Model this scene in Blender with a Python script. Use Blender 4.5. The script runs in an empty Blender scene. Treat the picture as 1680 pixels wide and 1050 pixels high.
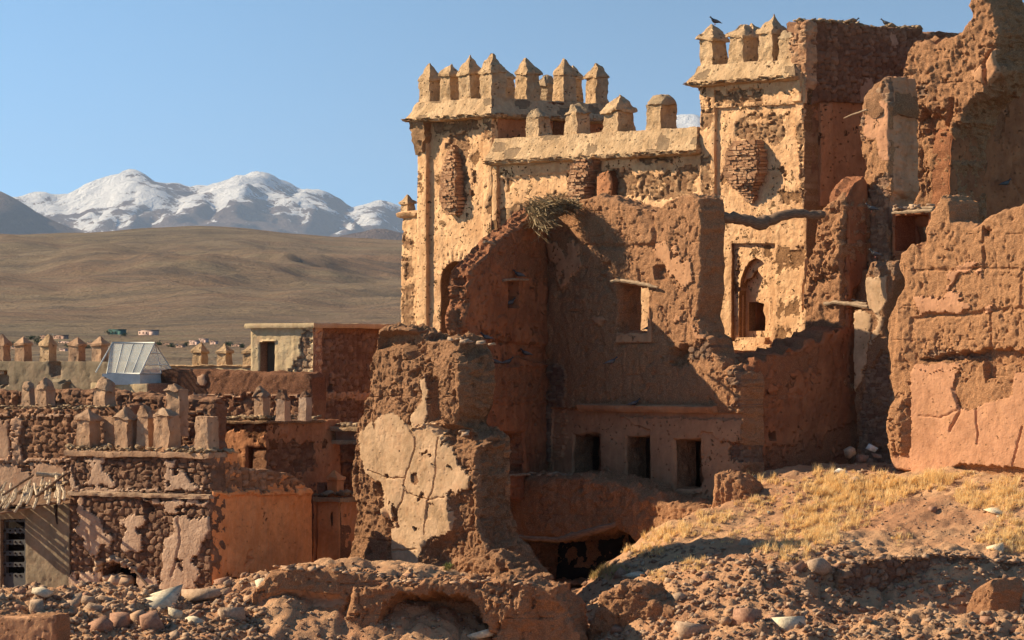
import bpy, bmesh, math, random
import numpy as np
from mathutils import Vector, Matrix

sc = bpy.context.scene
COL = sc.collection
rad = math.radians
rng = random.Random(7)

# ---------------------------------------------------------------- camera
F, CX, HY = 6700.0, 840.0, 590.0       # focal length and horizon of the photograph, in its pixels
cd = bpy.data.cameras.new('camera'); cam = bpy.data.objects.new('camera', cd); COL.objects.link(cam)
cam.rotation_euler = (rad(90), 0, 0)
cd.sensor_width = 36; cd.lens = 36 * F / 1680; cd.shift_y = (HY - 525) / 1680
cd.clip_start = 1; cd.clip_end = 90000
sc.camera = cam

# ---------------------------------------------------------------- light
SUN_EL, SUN = 31.0, (-0.970, 0.243)     # elevation and horizontal direction towards the sun
w = bpy.data.worlds.new('World'); sc.world = w; w.use_nodes = True
nt = w.node_tree; bg = nt.nodes['Background']
sky = nt.nodes.new('ShaderNodeTexSky'); sky.sky_type = 'NISHITA'; sky.sun_disc = False
sky.sun_elevation = rad(SUN_EL); sky.sun_rotation = math.atan2(SUN[0], SUN[1])
sky.altitude = 2500; sky.air_density = 1.0; sky.dust_density = 0.1; sky.ozone_density = 1.3
wtc = nt.nodes.new('ShaderNodeTexCoord'); wmp = nt.nodes.new('ShaderNodeMapping'); wmp.inputs['Location'].default_value = (0, 0, .13); wmp.inputs['Scale'].default_value = (5.0, 1, 2.6)
nt.links.new(wtc.outputs['Generated'], wmp.inputs[0]); nt.links.new(wmp.outputs[0], sky.inputs[0])
tint = nt.nodes.new('ShaderNodeMix'); tint.data_type = 'RGBA'; tint.blend_type = 'MULTIPLY'; tint.inputs['Factor'].default_value = 1; tint.inputs[7].default_value = (.82, 1.02, .96, 1)
nt.links.new(sky.outputs[0], tint.inputs[6]); nt.links.new(tint.outputs[2], bg.inputs[0]); bg.inputs[1].default_value = 0.11
sl = bpy.data.lights.new('sun', 'SUN'); sun = bpy.data.objects.new('sun', sl); COL.objects.link(sun)
sl.energy = 5.0; sl.angle = rad(0.5); sl.color = (1.0, 0.82, 0.575)
ce = math.cos(rad(SUN_EL))
sun.rotation_euler = Vector((SUN[0]*ce, SUN[1]*ce, math.sin(rad(SUN_EL)))).to_track_quat('Z', 'Y').to_euler()
sun.location = (-60, 60, 60)
vs = sc.view_settings; vs.view_transform = 'Standard'; vs.look = 'None'; vs.gamma = 1; vs.exposure = 0.88
sc.cycles.use_denoising = True
sc.cycles.max_bounces = 6; sc.cycles.diffuse_bounces = 4; sc.cycles.volume_bounces = 0
sc.cycles.transparent_max_bounces = 8

# ---------------------------------------------------------------- numpy noise
_P = np.random.RandomState(11).permutation(512); _P = np.concatenate([_P, _P, _P])
_G = np.random.RandomState(5).normal(size=(512, 3)); _G /= np.linalg.norm(_G, axis=1)[:, None]
def pnoise(p):
    i = np.floor(p).astype(int); f = p - i; u = f*f*f*(f*(f*6-15)+10)
    i &= 511
    r = 0
    for dx in (0, 1):
        for dy in (0, 1):
            for dz in (0, 1):
                h = _P[_P[_P[(i[:, 0]+dx) & 511] + ((i[:, 1]+dy) & 511)] + ((i[:, 2]+dz) & 511)]
                g = _G[h]
                d = g[:, 0]*(f[:, 0]-dx) + g[:, 1]*(f[:, 1]-dy) + g[:, 2]*(f[:, 2]-dz)
                wt = (u[:, 0] if dx else 1-u[:, 0])*(u[:, 1] if dy else 1-u[:, 1])*(u[:, 2] if dz else 1-u[:, 2])
                r = r + wt*d
    return r*1.6
def fbm(p, s, o=3, g=0.5, seed=0):
    r = 0; a = 1.0; q = p*s + seed*17.31
    for k in range(o):
        r = r + a*pnoise(q); q = q*2.03 + 5.7; a *= g
    return r
def worley(p, seed=0):
    """2-D: distance to nearest and second nearest point, id of the nearest (0..1)."""
    i = np.floor(p).astype(int); f = p - i
    d1 = np.full(len(p), 9.0); d2 = d1.copy(); idn = np.zeros(len(p))
    for dx in (-1, 0, 1):
        for dy in (-1, 0, 1):
            a = (i[:, 0]+dx) & 511; b = (i[:, 1]+dy) & 511
            h = _P[_P[_P[a] + b] + seed % 512]
            px = dx + 0.15+0.7*(h % 32)/31. - f[:, 0]; py = dy + 0.15+0.7*((h//32) % 16)/15. - f[:, 1]
            d = np.hypot(px, py)
            m = d < d1
            d2 = np.where(m, d1, np.minimum(d2, d)); idn = np.where(m, (h*7 % 101)/100., idn); d1 = np.where(m, d, d1)
    return d1, d2, idn

# ---------------------------------------------------------------- frames: vertical wall planes
def ray(px, py): return ((px-CX)/F, 1.0, (HY-py)/F)
def at(px, py, d): return Vector(((px-CX)/F*d, d, (HY-py)/F*d))
class Frame:
    """vertical plane; e runs along it to the right, Y of the local axes points into the wall"""
    def __init__(s, px, d, ang):
        s.e = (math.cos(rad(ang)), math.sin(rad(ang)))
        s.o = ((px-CX)/F*d, d); s.ang = ang
        s.inn = (-s.e[1], s.e[0])
    def off(s, t):                       # the parallel plane t metres nearer the viewer
        f = Frame(CX, 1, s.ang); f.o = (s.o[0]-s.inn[0]*t, s.o[1]-s.inn[1]*t); return f
    def hit(s, px, py):
        c = (px-CX)/F; ex, ey = s.e; ox, oy = s.o
        k = (c*oy-ox)/(ex-c*ey); dep = oy+k*ey
        return k, (HY-py)/F*dep
    def depth(s, px): return s.o[1]+s.hit(px, HY)[0]*s.e[1]
    def mat(s): return Matrix(((s.e[0], s.inn[0], 0, s.o[0]), (s.e[1], s.inn[1], 0, s.o[1]), (0, 0, 1, 0), (0, 0, 0, 1)))
    def world(s, k, dy, z): return Vector((s.o[0]+s.e[0]*k+s.inn[0]*dy, s.o[1]+s.e[1]*k+s.inn[1]*dy, z))
    def cross(s, px, ang): return Frame(px, s.depth(px), ang)      # another wall meeting this one at pixel column px
UA, VA = -48.0, 42.0                    # headings of the two wall families of the kasbah
U2, V2 = -33.0, 57.0                    # and of the lower houses on the left

# ---------------------------------------------------------------- objects
def link(name, me, mat=None, parent=None, mw=None):
    o = bpy.data.objects.new(name, me); COL.objects.link(o)
    if mat is not None: me.materials.append(mat)
    if mw is None: mw = Matrix()
    if parent is not None:
        o.parent = parent; o.matrix_basis = pworld(parent).inverted() @ mw
    else: o.matrix_basis = mw
    return o
def pworld(o):
    m = o.matrix_basis.copy()
    while o.parent: o = o.parent; m = o.matrix_basis @ m
    return m
def tag(o, label=None, cat=None, group=None, kind=None):
    if label: o['label'] = label
    if cat: o['category'] = cat
    if group: o['group'] = group
    if kind: o['kind'] = kind
    return o
def thing(name, loc, label, cat, group=None):
    o = bpy.data.objects.new(name, None); COL.objects.link(o); o.location = loc
    o.empty_display_size = .3
    return tag(o, label, cat, group)
def mesh_np(name, V, Q, T=None, attr=None, smooth=True, sharp=None):
    me = bpy.data.meshes.new(name)
    V = np.asarray(V, dtype=np.float32); nq = len(Q); ntr = 0 if T is None else len(T)
    me.vertices.add(len(V)); me.vertices.foreach_set('co', V.ravel())
    idx = np.asarray(Q, dtype=np.int32).ravel()
    st = np.arange(nq, dtype=np.int32)*4
    if ntr:
        idx = np.concatenate([idx, np.asarray(T, dtype=np.int32).ravel()]); st = np.concatenate([st, nq*4+np.arange(ntr, dtype=np.int32)*3])
    me.loops.add(len(idx)); me.loops.foreach_set('vertex_index', idx)
    me.polygons.add(nq+ntr); me.polygons.foreach_set('loop_start', st)
    me.update(calc_edges=True)
    if smooth: me.polygons.foreach_set('use_smooth', np.ones(nq+ntr, dtype=bool))
    if attr is not None:
        a = me.color_attributes.new('m', 'FLOAT_COLOR', 'POINT')
        c = np.ones((len(V), 4), dtype=np.float32); c[:, :attr.shape[1]] = attr
        a.data.foreach_set('color', c.ravel())
    me.validate()
    if sharp: me.set_sharp_from_angle(angle=rad(sharp))
    return me

def inside(P, poly):
    r = np.zeros(len(P), bool); x, y = P[:, 0], P[:, 1]; n = len(poly)
    for i in range(n):
        x0, y0 = poly[i]; x1, y1 = poly[(i+1) % n]
        if y0 == y1: continue
        m = (y0 > y) != (y1 > y)
        if not m.any(): continue
        xi = (x1-x0)*(y-y0)/(y1-y0)+x0
        r ^= m & (x < xi)
    return r
def nearest(P, polys, closed=True):
    bd = np.full(len(P), 1e9); bp = P.copy()
    for poly in polys:
        n = len(poly)
        for i in range(n if closed else n-1):
            a = np.array(poly[i]); b = np.array(poly[(i+1) % n]); ab = b-a; L = ab@ab
            if L < 1e-12: continue
            t = np.clip(((P-a)@ab)/L, 0, 1); q = a+t[:, None]*ab
            d = ((P-q)**2).sum(1); m = d < bd
            bd = np.where(m, d, bd); bp[m] = q[m]
    return np.sqrt(bd), bp
def jag(pts, amp, step, seed, closed=True):
    out = []; n = len(pts)
    for i in range(n if closed else n-1):
        a = np.array(pts[i], float); b = np.array(pts[(i+1) % n], float)
        m = max(1, int(np.linalg.norm(b-a)/step))
        for k in range(m): out.append(a+(b-a)*k/m)
    out = np.array(out)
    if amp > 0:
        p = np.c_[out/(step*2.4), np.full(len(out), seed*3.3)]; p2 = np.c_[out/(step*1.1), np.full(len(out), seed*5.1+9)]
        out = out+amp*np.c_[pnoise(p)+.6*pnoise(p2), pnoise(p+50)+.6*pnoise(p2+50)]
    return [tuple(q) for q in out]

def slab(name, fr, outline, thick, mat, parent=None, holes=(), feats=(), cell=.045, rough=1.0, edge=.06, rnd=.06,
         seed=0, base=(0, 0), lean=0.0, top_open=False, side_rough=None, spl=0.0):
    """A wall: outline traced in photograph pixels, laid on the plane fr and given thickness.
    base = (plaster, stone) masks of the bare face. Each feature = (kind, pixels, params): its shape on the face."""
    T = lambda pts: [fr.hit(*p) for p in pts]
    polys = [jag(T(outline), edge, .12, seed+1)] + [jag(T(h), edge*.5, .12, seed+5+i) for i, h in enumerate(holes)]
    O = np.array(polys[0]); x0, z0 = O.min(0)-cell; x1, z1 = O.max(0)+cell
    nx = int((x1-x0)/cell)+1; nz = int((z1-z0)/cell)+1
    gx = x0+cell*np.arange(nx+1); gz = z0+cell*np.arange(nz+1)
    cxs, czs = np.meshgrid(gx[:-1]+cell/2, gz[:-1]+cell/2); C = np.c_[cxs.ravel(), czs.ravel()]
    keep = inside(C, polys[0])
    for h in polys[1:]: keep &= ~inside(C, h)
    ci = np.nonzero(keep)[0]; ix = ci % nx; iz = ci//nx
    q = np.c_[iz*(nx+1)+ix, iz*(nx+1)+ix+1, (iz+1)*(nx+1)+ix+1, (iz+1)*(nx+1)+ix]
    used, inv = np.unique(q, return_inverse=True); q = inv.reshape(-1, 4)
    P = np.c_[gx[used % (nx+1)], gz[used//(nx+1)]]; nv = len(P)
    E = np.concatenate([q[:, [0, 1]], q[:, [1, 2]], q[:, [2, 3]], q[:, [3, 0]]])
    key = E[:, 0].astype(np.int64)*nv+E[:, 1]; rkey = E[:, 1].astype(np.int64)*nv+E[:, 0]
    B = E[~np.isin(key, rkey)]
    bv = np.unique(B)
    dist = np.full(nv, 9.0)
    if rnd > 0:
        # only the vertices near the border need a distance
        near = np.zeros(nv, bool); near[bv] = True
        for _ in range(int(rnd/cell)+2):
            hitq = near[q].any(1); near[q[hitq].ravel()] = True
        ni = np.nonzero(near)[0]; d, _q = nearest(P[ni], polys); dist[ni] = d
    dist[bv] = 0
    db, qb = nearest(P[bv], polys); P[bv] = np.where((db < cell*1.5)[:, None], qb, P[bv])
    # masks and relief
    P3 = np.c_[P[:, 0], np.zeros(nv), P[:, 1]]+seed*3.7
    pl = np.full(nv, float(base[0])); st = np.full(nv, float(base[1])); rn = .5+.5*fbm(P3, .7, 2)
    h = np.zeros(nv); rmul = np.ones(nv); amp_r = np.full(nv, 1.0)
    wx = .05*np.c_[fbm(P3, 3.1, 3, .6, 1), fbm(P3, 3.1, 3, .6, 2)]+.018*np.c_[fbm(P3, 11, 2, .7, 31), fbm(P3, 11, 2, .7, 32)]
    courses = np.zeros(nv); mo = np.ones(nv)
    for ft in feats:
        kind, pts, kw = ft[0], ft[1], (ft[2] if len(ft) > 2 else {})
        sp = T(pts)
        if kind == 'crack':
            wd = kw.get('w', .03); dp = kw.get('d', .05)
            j = jag(sp, .03, .08, seed+len(pts), closed=False); j.append(sp[-1])
            d, _q = nearest(P, [j], closed=False)
            h -= dp*np.clip(1.6-d/wd, 0, 1)*(.6+.4*np.clip(1+fbm(P3, 4, 2), 0, 1)); continue
        Pw = P+wx*kw.get('warp', 1.0)
        if kind in ('earth', 'stone') and 'warp' not in kw:
            Pw = P+wx*2.2; m = inside(Pw, sp).astype(float); d, _q = nearest(Pw, [sp])
            m = m*((fbm(P3, 2.3, 4, .65, 21)+np.clip(d/.12, 0, 1)*(.45 if kind == 'earth' else .8)) > .12)
        else: m = inside(Pw, sp).astype(float)
        if kind == 'patch':               # surviving plaster, proud of the earth wall
            d, _q = nearest(Pw, [sp]); m = m*(d > .02+.08*fbm(P3, 4.5, 4, .7, 33))*(fbm(P3, 1.7, 4, .65, 34) < kw.get('hole', .74)); lip = np.clip(d/.10, 0, 1)
            pl = np.where(m > 0, kw.get('pl', 1.0), pl); st = np.where(m > 0, 0, st)
            h += m*kw.get('h', .05)*(.75+.25*lip); rmul = np.where(m > 0, kw.get('r', .12), rmul)
            rn = np.where(m > 0, kw.get('tone', .5), rn)
        elif kind == 'stone':
            st = np.where(m > 0, 1.0, st); pl = np.where(m > 0, 0, pl); h += m*kw.get('h', -.03)
            courses = np.where(m > 0, kw.get('c', 1), courses); rmul = np.where(m > 0, kw.get('r', .6), rmul)
        elif kind == 'earth':
            st = np.where(m > 0, 0, st); pl = np.where(m > 0, 0, pl); h += m*kw.get('h', -.04); rmul = np.where(m > 0, kw.get('r', 1.), rmul)
        elif kind == 'bump':              # any relief: proud (h > 0) or sunk (h < 0), soft edge s
            s_ = kw.get('s', .001); d, _q = nearest(Pw, [sp]); h += m*kw['h']*np.clip(d/s_, 0, 1)
            if 'pl' in kw: pl = np.where(m > 0, kw['pl'], pl)
            if 'st' in kw: st = np.where(m > 0, kw['st'], st)
            if 'r' in kw: rmul = np.where(m > 0, kw['r'], rmul)
    if base[1] > 0: courses = np.where((courses == 0) & (st > .5), 1, courses)
    sm = st > .5
    if sm.any():                          # masonry: each stone its own height and tone
        for c in np.unique(courses[sm]):
            k = sm & (courses == c)
            sxy = {1: (4.2, 7.0), 2: (4.5, 12.), 3: (5.0, 6.0)}.get(int(c), (3.2, 5.2))
            pp = P[k]+.04*np.c_[fbm(P3[k], 2, 2), fbm(P3[k], 2, 2, .5, 4)]
            d1, d2, idn = worley(pp*np.array(sxy)+40, seed)
            e = np.clip((d2-d1)*3.2, 0, 1)
            h[k] += (.065*e**.6-.065+.05*(idn-.5)*e)*{2: .7}.get(int(c), 1.0)
            rn[k] = idn*.85+.05; mo[k] = np.clip(e*1.3, 0, 1)
    rugged = min(1.5, max(0, rough-1.0)*2)
    lo = fbm(P3, .5, 2, .5, 3)*.05+fbm(P3, 1.5, 2, .55, 4)*.022
    rug = np.clip(.30+fbm(P3, .75, 3, .6, 27)*1.5+.25*rugged, .06, 1.2)
    dz_ = P+.08*np.c_[fbm(P3, 2.2, 3, .6, 14), fbm(P3, 2.2, 3, .6, 15)]
    c1, c2, ci_ = worley(dz_*np.array((3.1, 3.6))+7, seed+3); e1, e2, ei_ = worley(dz_*8.5+3, seed+9)
    hi = fbm(P3, 8, 2, .7, 5)*.014+fbm(P3, 2.7, 3, .6, 7)*.018+rug*((.5-c1)*.05+(ci_-.5)*.03*np.clip((c2-c1)*3, 0, 1))+(.45-e1)*.018*(.5+.5*rug)+(ei_-.5)*.010+(np.random.RandomState(seed).rand(nv)-.5)*.010
    lift = np.mod(P[:, 1]+.06*fbm(P3, .7, 2, .5, 19)+seed*.37, .82); run = np.clip(fbm(np.c_[P[:, 0]*4.5, P[:, 1]*0, P[:, 1]*.5], 1, 3, .6, 23), 0, 1)*.05
    lines = np.clip(1-lift/.03, 0, 1)*.03*(fbm(P3, 1.2, 2, .5, 20) > -.1)
    hi = hi-lines-run*np.clip(fbm(P3, .6, 1, .5, 24)+.5, 0, 1)
    crease = (1-np.clip(np.abs(fbm(P3*np.array((1, 1, .7)), 1.2, 4, .6, 12))*9, 0, 1))**2*.045*(fbm(P3, .8, 1, .5, 13) > .0)
    pit = np.clip(fbm(P3, 4.2, 3, .7, 8)-.5, 0, 1)*1.1
    h += rough*(rmul*(lo+hi-crease-pit*.09)+(1-rmul)*lo*.25)
    if rnd > 0:
        rr = rnd*.55*(1+.6*fbm(P3, 1.5, 2, .5, 6)); t = np.clip(1-dist/rr, 0, 1); h -= rr*(1-np.sqrt(np.clip(1-t*t, 0, 1)))
    y = -h+lean*P[:, 1]
    V = [np.c_[P[:, 0], y, P[:, 1]]]; Q = [q]
    A = [np.c_[pl, st, np.clip(rn, 0, 1), mo]]
    # sides: rings of the border going back through the thickness
    nrm = np.zeros((nv, 2)); dv = P[B[:, 1]]-P[B[:, 0]]; on = np.c_[dv[:, 1], -dv[:, 0]]
    np.add.at(nrm, B[:, 0], on); np.add.at(nrm, B[:, 1], on); nrm /= (np.linalg.norm(nrm, axis=1)[:, None]+1e-9)
    idm = np.full(nv, -1); idm[bv] = np.arange(len(bv)); nr = max(2, int(thick/(cell*1.7)))
    prev = B.copy(); off = nv; sr = rough if side_rough is None else side_rough
    for k in range(1, nr+1):
        yy = thick*k/nr; p = P[bv]; p3 = np.c_[p[:, 0], np.full(len(bv), yy), p[:, 1]]+seed*3.7
        dn = sr*(fbm(p3, 1.6, 3, .55, 4)*.06+fbm(p3, 5, 3, .7, 5)*.045+(np.random.RandomState(k).rand(len(bv))-.5)*.02)*min(1, (nr-k+1)/2, k/2.0)
        pp = p+nrm[bv]*dn[:, None]
        V.append(np.c_[pp[:, 0], y[bv]*(1-k/nr)+(yy+lean*p[:, 1])*1.0 if k == nr else y[bv]*(1-k/nr)+yy+lean*p[:, 1]*(k/nr), pp[:, 1]])
        a = A[0][bv].copy(); a[:, 0] = spl; a[:, 3] = 1; a[:, 2] = np.clip(.5+.4*fbm(p3, 3, 2), 0, 1); A.append(a)
        cur = off+idm[B]
        Q.append(np.c_[prev[:, 1], prev[:, 0], cur[:, 0], cur[:, 1]]); prev = cur; off += len(bv)
    # back: coarse flat sheet sharing nothing visible
    V.append(np.c_[P[:, 0], np.full(nv, thick)+lean*P[:, 1], P[:, 1]]); A.append(A[0]); Q.append(q[:, ::-1]+off)
    me = mesh_np(name, np.concatenate(V), np.concatenate(Q), attr=np.concatenate(A), sharp=38)
    return link(name, me, mat, parent, fr.mat())

def loft(rings, n=5, closed_top=True, noise=.01, seed=0, power=None):
    """rings: (z, half-x, half-y[, cx, cy]); square-section body, n segments a side -> V, Q"""
    V = []; Q = []; m = 4*n
    for r in rings:
        z, hx, hy = r[:3]; cx = r[3] if len(r) > 3 else 0; cy = r[4] if len(r) > 4 else 0
        for s_ in range(4):
            for i in range(n):
                t = -1+2*i/n
                x, y = [(t, -1), (1, t), (-t, 1), (-1, -t)][s_]
                if power: L = (abs(x)**power+abs(y)**power)**(1/power); x, y = x/L, y/L
                V.append((cx+x*hx, cy+y*hy, z))
    for k in range(len(rings)-1):
        for i in range(m):
            j = (i+1) % m; Q.append((k*m+i, k*m+j, (k+1)*m+j, (k+1)*m+i))
    V.append((rings[0][3] if len(rings[0]) > 3 else 0, rings[0][4] if len(rings[0]) > 4 else 0, rings[0][0])); b = len(V)-1
    r = rings[-1]; V.append((r[3] if len(r) > 3 else 0, r[4] if len(r) > 4 else 0, r[0])); t_ = len(V)-1
    Tt = [(b, (i+1) % m, i) for i in range(m)]+[(t_, (len(rings)-1)*m+i, (len(rings)-1)*m+(i+1) % m) for i in range(m)]
    V = np.array(V, float)
    if noise:
        p = V+seed*2.71
        D = np.c_[fbm(p, 6, 3, .6, 1), fbm(p, 6, 3, .6, 2), fbm(p, 6, 3, .6, 3)]*noise
        D += np.c_[fbm(p, 2, 2, .6, 4), fbm(p, 2, 2, .6, 5), fbm(p, 2, 2, .6, 6)]*noise*1.2
        V = V+D
    return V, np.array(Q), np.array(Tt)
def refine(rings, step=.05):
    out = []
    for a, b in zip(rings, rings[1:]):
        a = tuple(a)+(0,)*(5-len(a)); b = tuple(b)+(0,)*(5-len(b))
        k = max(1, int(max(abs(b[i]-a[i]) for i in range(3))/step))
        for i in range(k): out.append(tuple(a[j]+(b[j]-a[j])*i/k for j in range(5)))
    out.append(tuple(rings[-1])+(0,)*(5-len(rings[-1])))
    return out
def body(name, rings, mat, parent, mw, n=5, noise=.012, seed=0, m=(0, 0, .5), step=.06, power=None, smooth=True):
    V, Q, Tt = loft(refine(rings, step), n, noise=noise, seed=seed, power=power)
    a = np.tile(np.array(m, float), (len(V), 1)); a[:, 2] = np.clip(m[2]+.3*fbm(V+seed, 3, 2), 0, 1)
    return link(name, mesh_np(name, V, Q, Tt, a, smooth, 42), mat, parent, mw)
def merge(parts):
    """parts: list of (V, Q, T, attr3) -> one"""
    Vs, Qs, Ts, As = [], [], [], []; o = 0
    for V, Q, Tt, a in parts:
        V = np.asarray(V, float); Vs.append(V)
        if len(Q): Qs.append(np.asarray(Q)+o)
        if Tt is not None and len(Tt): Ts.append(np.asarray(Tt)+o)
        As.append(np.tile(np.array(a, float), (len(V), 1)) if np.ndim(a) == 1 else a); o += len(V)
    return np.concatenate(Vs), (np.concatenate(Qs) if Qs else np.zeros((0, 4), int)), (np.concatenate(Ts) if Ts else None), np.concatenate(As)
# convex angular stones
def stone_shapes(k=10, n=16, flat=1.0, seed=3):
    out = []; r = random.Random(seed)
    for _ in range(k):
        bm = bmesh.new()
        for i in range(8):
            c = Vector(((i & 1)*2-1, ((i >> 1) & 1)*2-1, (i >> 2)*2-1))
            bm.verts.new((c.x*r.uniform(.45, 1.1)+r.gauss(0, .1), c.y*r.uniform(.35, .85)+r.gauss(0, .1), c.z*flat*r.uniform(.35, .85)+r.gauss(0, .05)))
        for i in range(3): bm.verts.new((r.uniform(-.9, .9), r.uniform(-.7, .7), flat*r.choice((-1, 1))*r.uniform(.6, .9)))
        res = bmesh.ops.convex_hull(bm, input=bm.verts)
        bmesh.ops.delete(bm, geom=[e for e in res['geom_interior'] if isinstance(e, bmesh.types.BMVert)], context='VERTS')
        bm.verts.ensure_lookup_table(); bm.verts.index_update()
        V = np.array([v.co[:] for v in bm.verts]); Tt = []
        for f in bm.faces:
            vs_ = [v.index for v in f.verts]
            for j in range(1, len(vs_)-1): Tt.append((vs_[0], vs_[j], vs_[j+1]))
        out.append((V, np.array(Tt))); bm.free()
    return out
STONES = stone_shapes(12, 9, .8, 3); FLATS = stone_shapes(10, 9, .3, 8)
def rotm(rx, ry, rz): return np.array(Matrix.Rotation(rz, 3, 'Z') @ Matrix.Rotation(ry, 3, 'Y') @ Matrix.Rotation(rx, 3, 'X'))
def scatter_parts(pts, r, shapes, smin, smax, tilt=.4, sq=(1, 1, 1)):
    parts = []
    for p in pts:
        V, Tt = r.choice(shapes); s_ = smin+(smax-smin)*r.random()**2
        R = rotm(r.uniform(-tilt, tilt), r.uniform(-tilt, tilt), r.uniform(0, 6.28))
        parts.append(((V*s_*np.array(sq))@R.T+np.array(p), np.zeros((0, 4), int), Tt, (0, 1, r.random())))
    return parts
def from_parts(name, parts, mat, parent=None, mw=None, smooth=False):
    V, Q, Tt, a = merge(parts)
    return link(name, mesh_np(name, V, Q, Tt, a, smooth, 42 if smooth else None), mat, parent, mw)
def tube_parts(pts, rad_, n=6, a=(0, 0, .5)):
    pts = [Vector(p) for p in pts]; V = []; Q = []
    for i, p in enumerate(pts):
        t = (pts[min(i+1, len(pts)-1)]-pts[max(i-1, 0)]).normalized()
        u = t.cross(Vector((0, 0, 1)) if abs(t.z) < .9 else Vector((1, 0, 0))).normalized(); v = t.cross(u)
        r_ = rad_[i] if hasattr(rad_, '__len__') else rad_
        for k in range(n): th = 2*math.pi*k/n; V.append(p+(u*math.cos(th)+v*math.sin(th))*r_)
    for i in range(len(pts)-1):
        for k in range(n): j = (k+1) % n; Q.append((i*n+k, i*n+j, (i+1)*n+j, (i+1)*n+k))
    Tt = [(0, k, k+1) for k in range(1, n-1)]+[((len(pts)-1)*n, (len(pts)-1)*n+k+1, (len(pts)-1)*n+k) for k in range(1, n-1)]
    return np.array([v[:] for v in V]), np.array(Q), np.array(Tt), a
def boxp(x0, x1, y0, y1, z0, z1, a=(0, 0, .5)):
    V = np.array([(x, y, z) for z in (z0, z1) for y in (y0, y1) for x in (x0, x1)], float)
    Q = np.array([(0, 2, 3, 1), (4, 5, 7, 6), (0, 1, 5, 4), (2, 6, 7, 3), (0, 4, 6, 2), (1, 3, 7, 5)])
    return V, Q, None, a

# ---------------------------------------------------------------- materials
class NT:
    def __init__(s, name, rough=.95, spec=.15):
        s.m = bpy.data.materials.new(name); s.m.use_nodes = True; s.t = s.m.node_tree; s.N = s.t.nodes
        s.b = s.N['Principled BSDF']; s.b.inputs['Roughness'].default_value = rough
        s.b.inputs['Specular IOR Level'].default_value = spec
        s.tc = s.N.new('ShaderNodeTexCoord'); s.co = s.tc.outputs['Object']
    def put(s, sock, v):
        if isinstance(v, bpy.types.NodeSocket): s.t.links.new(v, sock)
        else: sock.default_value = v
    def map(s, scale, loc=(0, 0, 0), co=None):
        n = s.N.new('ShaderNodeMapping'); s.put(n.inputs[0], co or s.co); n.inputs['Scale'].default_value = scale if hasattr(scale, '__len__') else (scale,)*3
        n.inputs['Location'].default_value = loc; return n.outputs[0]
    def noise(s, sc_, det=4, ro=.6, co=None, dist=0, loc=None):
        n = s.N.new('ShaderNodeTexNoise'); s.put(n.inputs['Vector'], co or s.co)
        n.inputs['Scale'].default_value = sc_; n.inputs['Detail'].default_value = det; n.inputs['Roughness'].default_value = ro; n.inputs['Distortion'].default_value = dist
        return n.outputs['Fac']
    def vor(s, sc_, co=None, feat='F1', out='Distance', rnd=1.0):
        n = s.N.new('ShaderNodeTexVoronoi'); n.feature = feat; s.put(n.inputs['Vector'], co or s.co); n.inputs['Scale'].default_value = sc_
        n.inputs['Randomness'].default_value = rnd; return n.outputs[out]
    def ramp(s, f, a, b, lo=0.0, hi=1.0):
        n = s.N.new('ShaderNodeMapRange'); s.put(n.inputs[0], f); n.inputs[1].default_value = a; n.inputs[2].default_value = b
        n.inputs[3].default_value = lo; n.inputs[4].default_value = hi; return n.outputs[0]
    def math(s, op, a, b=0.0):
        n = s.N.new('ShaderNodeMath'); n.operation = op; s.put(n.inputs[0], a); s.put(n.inputs[1], b); return n.outputs[0]
    def mix(s, f, a, b, mode='MIX'):
        n = s.N.new('ShaderNodeMix'); n.data_type = 'RGBA'; n.blend_type = mode
        s.put(n.inputs['Factor'], f)
        for k, v in ((6, a), (7, b)):
            if not isinstance(v, bpy.types.NodeSocket) and len(v) == 3: v = (*v, 1)
            s.put(n.inputs[k], v)
        return n.outputs[2]
    def bump(s, h, dist, strength=1.0, prev=None):
        n = s.N.new('ShaderNodeBump'); s.put(n.inputs['Height'], h); n.inputs['Distance'].default_value = dist; n.inputs['Strength'].default_value = strength
        if prev is not None: s.put(n.inputs['Normal'], prev)
        return n.outputs[0]
    def done(s, col, nrm=None):
        s.put(s.b.inputs['Base Color'], col if isinstance(col, bpy.types.NodeSocket) else (*col, 1))
        if nrm is not None: s.put(s.b.inputs['Normal'], nrm)
        return s.m
def vm(c, k): return tuple(x*k for x in c)

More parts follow.
